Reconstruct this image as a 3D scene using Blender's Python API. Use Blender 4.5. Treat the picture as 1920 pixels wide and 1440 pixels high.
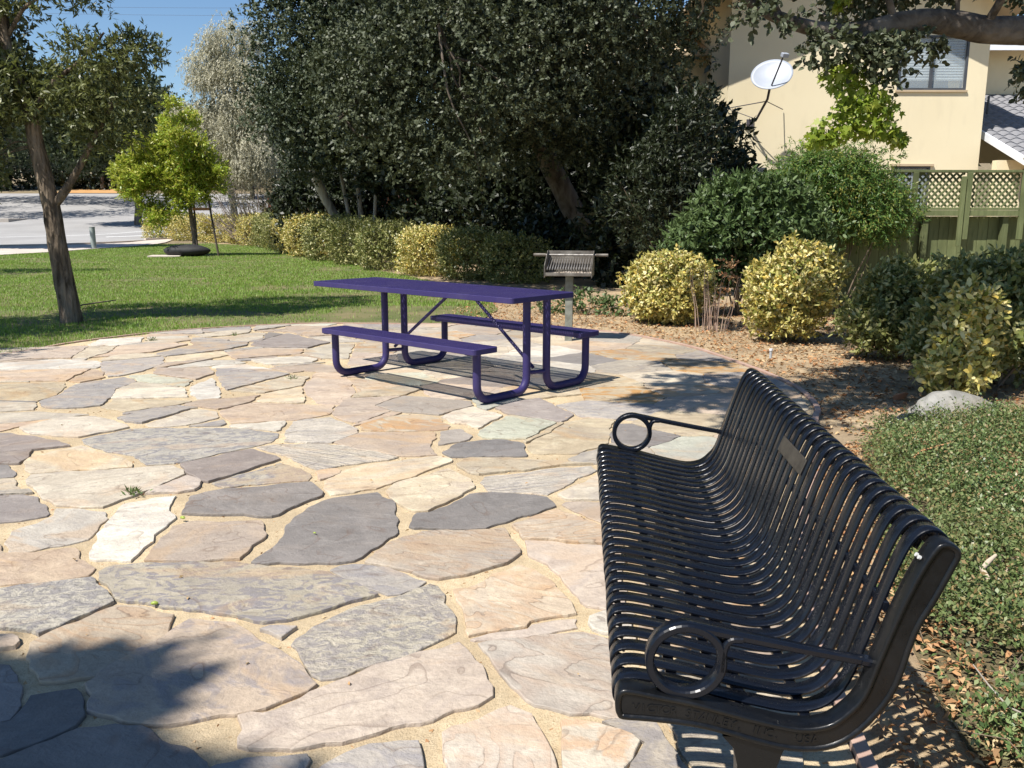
import bpy, math, random
import numpy as np
from math import sin, cos, tan, pi, radians, hypot, atan2
from mathutils import Vector, Matrix, Euler

for _o in list(bpy.data.objects): bpy.data.objects.remove(_o)
scn = bpy.context.scene
COL = scn.collection
R = random.Random(11)

# ------------------------------------------------------------------ camera
cam_d = bpy.data.cameras.new('camera')
cam = bpy.data.objects.new('camera', cam_d); COL.objects.link(cam)
cam_d.sensor_width = 36; cam_d.lens = 1623.4/1920*36
cam_d.clip_start = 0.05; cam_d.clip_end = 600
cam.location = (0, 0, 1.354)
cam.rotation_euler = (pi/2-0.1923, 0.0, 0.0)
cam.rotation_euler.rotate_axis('Z', 0.0014)
scn.camera = cam

# ------------------------------------------------------------------ sky, sun, exposure
SUN_AZ = 47.0      # compass bearing of the shadows, clockwise from +y
SUN_EL = 56.0
w = bpy.data.worlds.new('World'); scn.world = w; w.use_nodes = True
nt = w.node_tree; nt.nodes.clear()
sky = nt.nodes.new('ShaderNodeTexSky'); sky.sky_type = 'NISHITA'; sky.sun_disc = False
sky.sun_elevation = radians(SUN_EL); sky.sun_rotation = radians(SUN_AZ+180)
sky.altitude = 0; sky.air_density = 1.0; sky.dust_density = 0.1; sky.ozone_density = 3.5
bg = nt.nodes.new('ShaderNodeBackground'); bg.inputs[1].default_value = 0.074
wo = nt.nodes.new('ShaderNodeOutputWorld')
hs_ = nt.nodes.new('ShaderNodeHueSaturation'); hs_.inputs['Saturation'].default_value = 1.08; hs_.inputs['Value'].default_value = 1.15
nt.links.new(sky.outputs[0], hs_.inputs['Color']); nt.links.new(hs_.outputs[0], bg.inputs[0]); nt.links.new(bg.outputs[0], wo.inputs[0])
sd = bpy.data.lights.new('sun', 'SUN'); sd.energy = 5.0; sd.angle = radians(0.55); sd.color = (1.0, 0.955, 0.89)
sun = bpy.data.objects.new('sun', sd); COL.objects.link(sun)
_a, _e = radians(SUN_AZ), radians(SUN_EL)
SD = Vector((sin(_a)*cos(_e), cos(_a)*cos(_e), -sin(_e)))
sun.rotation_euler = SD.to_track_quat('-Z', 'Y').to_euler(); sun.location = (-20, -20, 40)
scn.view_settings.view_transform = 'Standard'; scn.view_settings.look = 'None'
scn.view_settings.exposure = 0.64; scn.view_settings.gamma = 1; scn.view_settings.use_curve_mapping = False
scn.render.engine = 'CYCLES'
scn.cycles.max_bounces = 6; scn.cycles.diffuse_bounces = 3; scn.cycles.glossy_bounces = 2
scn.cycles.transmission_bounces = 3; scn.cycles.transparent_max_bounces = 8
scn.cycles.sample_clamp_indirect = 4

# ------------------------------------------------------------------ helpers
def empty(name, loc, rz=0.0, label=None, cat=None, group=None):
    o = bpy.data.objects.new(name, None); COL.objects.link(o)
    o.location = loc; o.rotation_euler = (0, 0, rz); o.empty_display_size = 0.2
    if label: o['label'] = label
    if cat: o['category'] = cat
    if group: o['group'] = group
    return o

def tag(o, label=None, cat=None, group=None, kind=None):
    if label: o['label'] = label
    if cat: o['category'] = cat
    if group: o['group'] = group
    if kind: o['kind'] = kind
    return o

def link(name, me, parent=None, loc=None, rz=0.0):
    o = bpy.data.objects.new(name, me); COL.objects.link(o)
    if parent is not None: o.parent = parent
    if loc is not None: o.location = loc
    if rz: o.rotation_euler = (0, 0, rz)
    return o

def quick(name, V, F, mats, smooth=False, fm=None):
    """mesh from an (n,3) array and an (m,k) array"""
    me = bpy.data.meshes.new(name)
    V = np.asarray(V, np.float32); F = np.asarray(F, np.int32); m, k = F.shape
    me.vertices.add(len(V)); me.vertices.foreach_set('co', V.ravel())
    me.loops.add(m*k); me.loops.foreach_set('vertex_index', F.ravel())
    me.polygons.add(m); me.polygons.foreach_set('loop_start', np.arange(m, dtype=np.int32)*k)
    try: me.polygons.foreach_set('loop_total', np.full(m, k, np.int32))
    except Exception: pass
    if smooth: me.polygons.foreach_set('use_smooth', np.ones(m, bool))
    for q in (mats if isinstance(mats, (list, tuple)) else [mats]): me.materials.append(q)
    if fm is not None: me.polygons.foreach_set('material_index', np.asarray(fm, np.int32))
    me.update(calc_edges=True)
    return me

def catmull(P, n=6, closed=False):
    P = [np.array(q, float) for q in P]; out = []; N = len(P)
    for i in range(N if closed else N-1):
        b, c = P[i], P[(i+1) % N]
        a = P[i-1] if (closed or i > 0) else 2*b-c
        d = P[(i+2) % N] if (closed or i+2 < N) else 2*c-b
        for t in np.linspace(0, 1, n+1)[:-1]:
            out.append(.5*((2*b)+(c-a)*t+(2*a-5*b+4*c-d)*t*t+(3*b-a-3*c+d)*t**3))
    if not closed: out.append(P[-1])
    return np.array(out)

class MB:
    def __init__(s): s.v = []; s.f = []; s.m = []; s.sm = []
    def add(s, V, F, mi=0, smooth=False):
        b = len(s.v); s.v += [tuple(map(float, q)) for q in V]
        for q in F: s.f.append([i+b for i in q]); s.m.append(mi); s.sm.append(smooth)
        return s
    def box(s, c, d, rz=0, rx=0, ry=0, mi=0, bev=0.0):
        x, y, z = d[0]/2, d[1]/2, d[2]/2
        if bev > 0:
            V = []; b = min(bev, x*.9, y*.9, z*.9)
            for sz in (-1, 1):
                for (ex, ey, ez) in ((b, b, 0), (0, 0, b)) if sz < 0 else ((0, 0, b), (b, b, 0)):
                    for sx, sy in ((-1, -1), (1, -1), (1, 1), (-1, 1)):
                        V.append((sx*(x-ex), sy*(y-ey), sz*(z-ez)))
            F = [(3, 2, 1, 0), (12, 13, 14, 15)]
            for k in range(3):
                for i in range(4): F.append((k*4+i, k*4+(i+1) % 4, k*4+4+(i+1) % 4, k*4+4+i))
        else:
            V = [(-x, -y, -z), (x, -y, -z), (x, y, -z), (-x, y, -z), (-x, -y, z), (x, -y, z), (x, y, z), (-x, y, z)]
            F = [(3, 2, 1, 0), (4, 5, 6, 7), (0, 1, 5, 4), (1, 2, 6, 5), (2, 3, 7, 6), (3, 0, 4, 7)]
        M = Euler((rx, ry, rz)).to_matrix()
        V = [M @ Vector(q)+Vector(c) for q in V]
        return s.add(V, F, mi)
    def tube(s, P, r, seg=8, mi=0, cap=True, closed=False, rough=0.0, rnd=None):
        P = [np.array(q, float) for q in P]; n = len(P)
        rr = [r]*n if np.isscalar(r) else list(r)
        V = []; up = None
        for i in range(n):
            if closed: t = P[(i+1) % n]-P[i-1]
            else: t = P[min(i+1, n-1)]-P[max(i-1, 0)]
            t = t/(np.linalg.norm(t)+1e-9)
            if up is None:
                up = np.array([0, 0, 1.0]) if abs(t[2]) < .9 else np.array([1.0, 0, 0])
            u = up-t*(up@t); u /= np.linalg.norm(u)+1e-9; up = u
            v = np.cross(t, u)
            for k in range(seg):
                a = 2*pi*k/seg; q = rr[i]
                if rough: q *= 1+rough*rnd.uniform(-1, 1)
                V.append(P[i]+q*(cos(a)*u+sin(a)*v))
        F = []
        for i in range(n if closed else n-1):
            for k in range(seg):
                a, b = i*seg+k, i*seg+(k+1) % seg
                c, d = ((i+1) % n)*seg+(k+1) % seg, ((i+1) % n)*seg+k
                F.append((a, b, c, d))
        s.add(V, F, mi, True)
        if cap and not closed:
            s.add(V[:seg], [list(range(seg))[::-1]], mi); s.add(V[-seg:], [list(range(seg))], mi)
        return s
    def prism(s, poly, z0, z1, mi=0):
        n = len(poly)
        V = [(x, y, z0) for x, y in poly]+[(x, y, z1) for x, y in poly]
        F = [list(range(n))[::-1], list(range(n, 2*n))]+[(i, (i+1) % n, n+(i+1) % n, n+i) for i in range(n)]
        return s.add(V, F, mi)
    def mesh(s, name, mats):
        me = bpy.data.meshes.new(name); me.from_pydata(s.v, [], s.f)
        for q in (mats if isinstance(mats, (list, tuple)) else [mats]): me.materials.append(q)
        me.polygons.foreach_set('material_index', s.m); me.polygons.foreach_set('use_smooth', s.sm)
        me.update(); return me
    def build(s, name, mats, parent=None, loc=None, rz=0.0, world=False):
        if world and parent is not None:
            p = parent; off = np.zeros(3)
            while p is not None: off += np.array(p.location); p = p.parent
            s.v = [(a-off[0], b-off[1], c-off[2]) for a, b, c in s.v]
        return link(name, s.mesh(name, mats), parent, loc, rz)

def clip_poly(P, n, c):
    out = []
    for i in range(len(P)):
        a, b = np.array(P[i], float), np.array(P[(i+1) % len(P)], float); da, db = n@a-c, n@b-c
        if da <= 0: out.append(a)
        if da*db < 0: out.append(a+(b-a)*da/(da-db))
    return out

def terr(y):
    if y <= 44: return 0.0
    return .035*(y-44)+.0006*(y-44)**2

def drape(name, poly, mat, eps, parent=None):
    """flat sheet that follows the rise of the land beyond the lawn"""
    ys = [-1e3, 44]+[44+4*i for i in range(1, 40)]
    mb = MB()
    for a, b in zip(ys[:-1], ys[1:]):
        q = clip_poly(poly, np.array([0, 1.0]), b)
        if len(q) < 3: continue
        q = clip_poly(q, np.array([0, -1.0]), -a)
        if len(q) < 3: continue
        mb.add([(x, y, terr(y)+eps) for x, y in q], [list(range(len(q)))])
    return mb.build(name, mat, parent)

def in_poly(P, X, Y):
    r = np.zeros(len(X), bool); j = len(P)-1
    for i in range(len(P)):
        xi, yi = P[i]; xj, yj = P[j]
        if yi != yj:
            c = ((yi > Y) != (yj > Y)) & (X < (xj-xi)*(Y-yi)/(yj-yi)+xi)
            r ^= c
        j = i
    return r

# ------------------------------------------------------------------ materials
def nm(name):
    m = bpy.data.materials.new(name); m.use_nodes = True; m.node_tree.nodes.clear(); return m, m.node_tree
class G:
    def __init__(s, name):
        s.m, s.t = nm(name); s.n = s.t.nodes; s.l = s.t.links
        s.out = s.n.new('ShaderNodeOutputMaterial')
        s.tc = s.n.new('ShaderNodeTexCoord')
    def node(s, ty, **k):
        q = s.n.new(ty)
        for a, b in k.items(): setattr(q, a, b)
        return q
    def set(s, sock, v):
        if isinstance(v, bpy.types.NodeSocket): s.l.new(v, sock)
        elif isinstance(v, (tuple, list)) and sock.type == 'RGBA' and len(v) == 3: sock.default_value = (*v, 1)
        else: sock.default_value = v
    def coord(s, scale=(1, 1, 1), rand=False, kind='Object', rot=(0, 0, 0)):
        mp = s.node('ShaderNodeMapping'); mp.inputs['Scale'].default_value = scale; mp.inputs['Rotation'].default_value = rot
        s.l.new(s.tc.outputs[kind], mp.inputs['Vector'])
        if rand:
            oi = s.node('ShaderNodeObjectInfo'); mu = s.node('ShaderNodeMath', operation='MULTIPLY'); mu.inputs[1].default_value = 83.0
            s.l.new(oi.outputs['Random'], mu.inputs[0])
            cx = s.node('ShaderNodeCombineXYZ')
            for i in range(3): s.l.new(mu.outputs[0], cx.inputs[i])
            s.l.new(cx.outputs[0], mp.inputs['Location'])
        return mp.outputs[0]
    def noise(s, vec, scale, detail=4, rough=.55, dist=0.0, color=False):
        q = s.node('ShaderNodeTexNoise'); s.l.new(vec, q.inputs['Vector'])
        q.inputs['Scale'].default_value = scale; q.inputs['Detail'].default_value = detail
        q.inputs['Roughness'].default_value = rough; q.inputs['Distortion'].default_value = dist
        return q.outputs['Color' if color else 'Fac']
    def vor(s, vec, scale, feature='F1', out='Distance'):
        q = s.node('ShaderNodeTexVoronoi', feature=feature); s.l.new(vec, q.inputs['Vector']); q.inputs['Scale'].default_value = scale
        return q.outputs[out]
    def ramp(s, fac, stops, interp='LINEAR'):
        q = s.node('ShaderNodeValToRGB'); q.color_ramp.interpolation = interp
        e = q.color_ramp.elements
        while len(e) < len(stops): e.new(0.5)
        for i, (p_, c) in enumerate(stops):
            e[i].position = p_
            e[i].color = (c, c, c, 1) if np.isscalar(c) else (*c, 1)
        s.l.new(fac, q.inputs[0]); return q.outputs[0]
    def mix(s, f, a, b, mode='MIX'):
        q = s.node('ShaderNodeMix', data_type='RGBA', blend_type=mode)
        s.set(q.inputs[0], f); s.set(q.inputs[6], a); s.set(q.inputs[7], b); return q.outputs[2]
    def math(s, op, a, b=0.0, c=None):
        q = s.node('ShaderNodeMath', operation=op); s.set(q.inputs[0], a); s.set(q.inputs[1], b)
        if c is not None: s.set(q.inputs[2], c)
        return q.outputs[0]
    def bump(s, h, strength=.3, dist=.01, prev=None):
        q = s.node('ShaderNodeBump'); q.inputs['Strength'].default_value = strength; q.inputs['Distance'].default_value = dist
        s.l.new(h, q.inputs['Height'])
        if prev is not None: s.l.new(prev, q.inputs['Normal'])
        return q.outputs[0]
    def bsdf(s, col, rough=.6, normal=None, metal=0.0, spec=.5, **k):
        q = s.node('ShaderNodeBsdfPrincipled'); s.set(q.inputs['Base Color'], col); s.set(q.inputs['Roughness'], rough)
        q.inputs['Metallic'].default_value = metal; q.inputs['Specular IOR Level'].default_value = spec
        for a, b in k.items(): s.set(q.inputs[a.replace('_', ' ')], b)
        if normal is not None: s.l.new(normal, q.inputs['Normal'])
        s.l.new(q.outputs[0], s.out.inputs[0]); s.b = q
        return s.m

def simple(name, c1, c2=None, scale=8.0, rough=.6, bump=0.2, bd=.004, metal=0.0, spec=.4, bscale=None, kind='Object', det=5):
    g = G(name); v = g.coord(kind=kind); n = g.noise(v, scale, det)
    col = g.ramp(n, [(.3, c1), (.7, c2 or c1)])
    nb = g.noise(v, bscale or scale*4, 4)
    return g.bsdf(col, rough, g.bump(nb, bump, bd), metal, spec)

def leaf_mat(name, cols, trans=.28, rough=.42, spec=.4, tcol=None, patch=None):
    """cols: three or four leaf colours spread leaf by leaf"""
    g = G(name); geo = g.node('ShaderNodeNewGeometry')
    st = [(i/(len(cols)-1)*.9+.05, c) for i, c in enumerate(cols)]
    col = g.ramp(geo.outputs['Random Per Island'], st)
    v = g.coord(); big = g.noise(v, .9, 2)
    col = g.mix(g.ramp(big, [(.35, 0.0), (.65, .55)]), col, patch or cols[-1])
    q = g.node('ShaderNodeBsdfPrincipled'); g.set(q.inputs['Base Color'], col); q.inputs['Roughness'].default_value = rough
    q.inputs['Specular IOR Level'].default_value = spec
    tr = g.node('ShaderNodeBsdfTranslucent')
    g.set(tr.inputs[0], g.mix(.5, col, tcol or (.16, .22, .02), 'MIX'))
    mx = g.node('ShaderNodeMixShader'); mx.inputs[0].default_value = trans
    g.l.new(q.outputs[0], mx.inputs[1]); g.l.new(tr.outputs[0], mx.inputs[2]); g.l.new(mx.outputs[0], g.out.inputs[0])
    return g.m

def bark_mat(name, c1, c2, sc=(1, 1, .25), s=9.0, bs=.9, bd=.02):
    g = G(name); v = g.coord(sc, kind='Object'); n = g.noise(v, s, 6, .65, .6); p_ = g.noise(v, s*.25, 3)
    col = g.ramp(n, [(.32, c1), (.62, c2)])
    col = g.mix(g.ramp(p_, [(.5, 0.0), (.62, .45)]), col, tuple(min(1, x*1.5+.03) for x in c2))
    vv = g.vor(v, s*1.6)
    return g.bsdf(col, .85, g.bump(g.math('ADD', n, vv), bs, bd), spec=.15)

# flagstone materials
def stone_mat(name, a, b, patch, psc=6.0, plo=.52, phi=.6, pamt=.8, ribs=False, swirl=0.0, fine=.25, stretch=(1, 1.6, 1), rot=.4, bumpd=.006, warm=1.0):
    g = G(name); v = g.coord(rand=True); vs = g.coord(stretch, rand=True, rot=(0, 0, rot))
    n1 = g.noise(vs, 2.6, 6, .62, .8)
    col = g.ramp(n1, [(.3, a), (.68, b)])
    n2 = g.noise(vs, psc, 5, .6, 1.4)
    col = g.mix(g.math('MULTIPLY', g.ramp(n2, [(plo, 0.0), (phi, 1.0)]), pamt), col, patch)
    n3 = g.noise(v, 55, 4, .7)
    col = g.mix(g.ramp(n3, [(.35, fine), (.55, 0.0)]), col, tuple(x*.55 for x in a))
    n4 = g.noise(v, 14, 4, .6)
    col = g.mix(g.ramp(n4, [(.56, 0.0), (.72, .35)]), col, tuple(min(.75, x*1.25+.04) for x in b))
    nm_ = g.noise(vs, 7.5, 6, .7, .5)
    col = g.mix(g.ramp(nm_, [(.44, 0.0), (.66, .42)]), col, tuple(x*.66+.02 for x in a))
    ng = g.noise(v, 1.9, 4, .6, .8)
    col = g.mix(g.ramp(ng, [(.50, 0.0), (.64, .38)]), col, (.315, .28, .265))
    no = g.noise(vs, 1.5, 5, .6, 1.2)
    col = g.mix(g.ramp(no, [(.53, 0.0), (.62, .42 * warm)]), col, (.50, .34, .20))
    h = g.math('ADD', g.math('MULTIPLY', n3, .5), g.math('MULTIPLY', nm_, .9))
    # thin sheets of slate: steps in the height
    nl = g.noise(vs, 1.7 if not swirl else 1.35, 3, .5, .7+swirl)
    k = 9.0 if swirl else 5.0
    st = g.math('FRACT', g.math('MULTIPLY', nl, k))
    fl = g.math('FLOOR', g.math('MULTIPLY', nl, k))
    h = g.math('ADD', h, g.math('MULTIPLY', fl, .9))
    edge = g.ramp(st, [(0.0, 1.0), (.035, .75), (.09, .0)])
    brk = g.ramp(g.noise(v, 5, 2), [(.40, 0.0), (.52, 1.0)])
    col = g.mix(g.math('MULTIPLY', g.math('MULTIPLY', edge, brk), .6 if swirl else .42), col, (.14, .085, .06))
    if swirl:
        col = g.mix(g.math('MULTIPLY', g.ramp(st, [(.5, 0.0), (.95, 1.0)]), .35), col, (.40, .25, .16))
    if ribs:
        vr = g.coord((2.0, 26, 1), rand=True, rot=(0, 0, rot)); nr = g.noise(vr, 2.2, 3, .6, .6)
        h = g.math('ADD', h, g.math('MULTIPLY', nr, 1.6))
        col = g.mix(g.ramp(nr, [(.38, .5), (.5, 0.0)]), col, patch)
    h = g.math('ADD', h, g.math('MULTIPLY', n2, .7))
    h = g.math('ADD', h, g.math('MULTIPLY', n4, .5))
    oi = g.node('ShaderNodeObjectInfo'); hv = g.node('ShaderNodeHueSaturation')
    rr = g.math('FRACT', g.math('MULTIPLY', oi.outputs['Random'], 7.31))
    g.set(hv.inputs['Value'], g.math('ADD', g.math('MULTIPLY', rr, .26), .80)); g.set(hv.inputs['Color'], g.mix(1.0, col, (1.0, .985, .925), 'MULTIPLY'))
    g.set(hv.inputs['Saturation'], g.math('ADD', g.math('MULTIPLY', oi.outputs['Random'], .4), .75))
    return g.bsdf(hv.outputs[0], .72, g.bump(h, .9, bumpd*1.5), spec=.25)

SM = {
 'C': stone_mat('stone_cream', (.41, .34, .26), (.62, .54, .42), (.36, .30, .27), 4, .55, .66, .5),
 'R': stone_mat('stone_rosy', (.41, .315, .25), (.55, .45, .355), (.36, .29, .26), 3.5, .52, .66, .55),
 'W': stone_mat('stone_pale', (.48, .43, .37), (.64, .59, .51), (.34, .32, .33), 5, .56, .66, .55),
 'L': stone_mat('stone_lilac', (.30, .275, .27), (.47, .415, .35), (.27, .255, .275), 7, .46, .60, .7),
 'M': stone_mat('stone_mottled', (.37, .335, .28), (.47, .42, .345), (.235, .22, .25), 11, .49, .55, .85),
 'M2': stone_mat('stone_mottled_brown', (.34, .275, .23), (.46, .37, .29), (.24, .22, .235), 4.2, .50, .59, .75),
 'Z': stone_mat('stone_rippled', (.42, .385, .33), (.50, .455, .385), (.235, .22, .235), 17, .44, .55, .85, bumpd=.012),
 'P': stone_mat('stone_purple', (.255, .22, .21), (.33, .29, .275), (.44, .39, .35), 4, .56, .68, .5, fine=.15, warm=.3),
 'D': stone_mat('stone_slate', (.185, .168, .162), (.235, .215, .208), (.31, .285, .27), 6, .58, .72, .45, fine=.12, warm=.12),
 'D2': stone_mat('stone_taupe', (.30, .26, .23), (.37, .325, .285), (.46, .41, .36), 4, .58, .72, .4, fine=.15, warm=.4),
 'G': stone_mat('stone_green', (.43, .43, .36), (.54, .54, .46), (.34, .35, .30), 8, .52, .62, .5),
 'O': stone_mat('stone_orange', (.44, .36, .27), (.54, .47, .37), (.50, .27, .11), 3.2, .47, .53, .75),
 'K': stone_mat('stone_ribbed', (.44, .38, .30), (.56, .49, .40), (.27, .245, .25), 5, .55, .62, .5, ribs=True, bumpd=.009),
 'S': stone_mat('stone_swirl', (.42, .35, .29), (.55, .47, .38), (.50, .36, .25), 2.4, .5, .62, .6, swirl=1.0),
}

def sand_mat(name, a, b, c, s=30):
    g = G(name); v = g.coord(); n = g.noise(v, s, 6, .7); n2 = g.noise(v, 2.2, 4); n3 = g.noise(v, 170, 3, .7)
    col = g.ramp(n, [(.3, a), (.65, b)]); col = g.mix(g.ramp(n2, [(.42, .6), (.58, 0.0)]), col, c)
    col = g.mix(g.ramp(n3, [(.36, .45), (.5, 0.0)]), col, tuple(x*.4 for x in a))
    h = g.math('ADD', n, g.math('MULTIPLY', n3, .5))
    return g.bsdf(col, .95, g.bump(h, .8, .012), spec=.1)
M_SAND = sand_mat('joint_sand', (.50, .385, .235), (.64, .52, .34), (.40, .31, .20))
M_DIRT = sand_mat('dry_dirt', (.32, .235, .14), (.52, .40, .25), (.22, .165, .11), 14)
M_EARTH = sand_mat('earth', (.20, .155, .10), (.32, .25, .16), (.12, .11, .06), 3)
M_SOIL = simple('lawn_soil', (.07, .10, .022), (.20, .16, .08), 1.6, .95, .6, .02, bscale=40)
M_GCS = simple('groundcover_soil', (.05, .05, .02), (.17, .13, .07), 9, .95, .8, .02, bscale=50)
g = G('asphalt'); v = g.coord(); n = g.noise(v, .35, 5, .6); nf = g.noise(v, 60, 3)
M_ASPH = g.bsdf(g.mix(g.ramp(nf, [(.35, .25), (.6, 0.0)]), g.ramp(n, [(.3, (.30, .29, .28)), (.7, (.38, .37, .355))]), (.1, .1, .1)), .9, g.bump(nf, .3, .01), spec=.15)
M_LINE = simple('road_paint', (.62, .62, .60), (.75, .75, .72), 3, .7, .1)
M_WALK = simple('pavement_concrete', (.46, .39, .33), (.56, .50, .43), 1.5, .9, .3, .01)
M_EDGE = simple('edging_board', (.34, .22, .17), (.46, .32, .25), 6, .8, .4)
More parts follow.
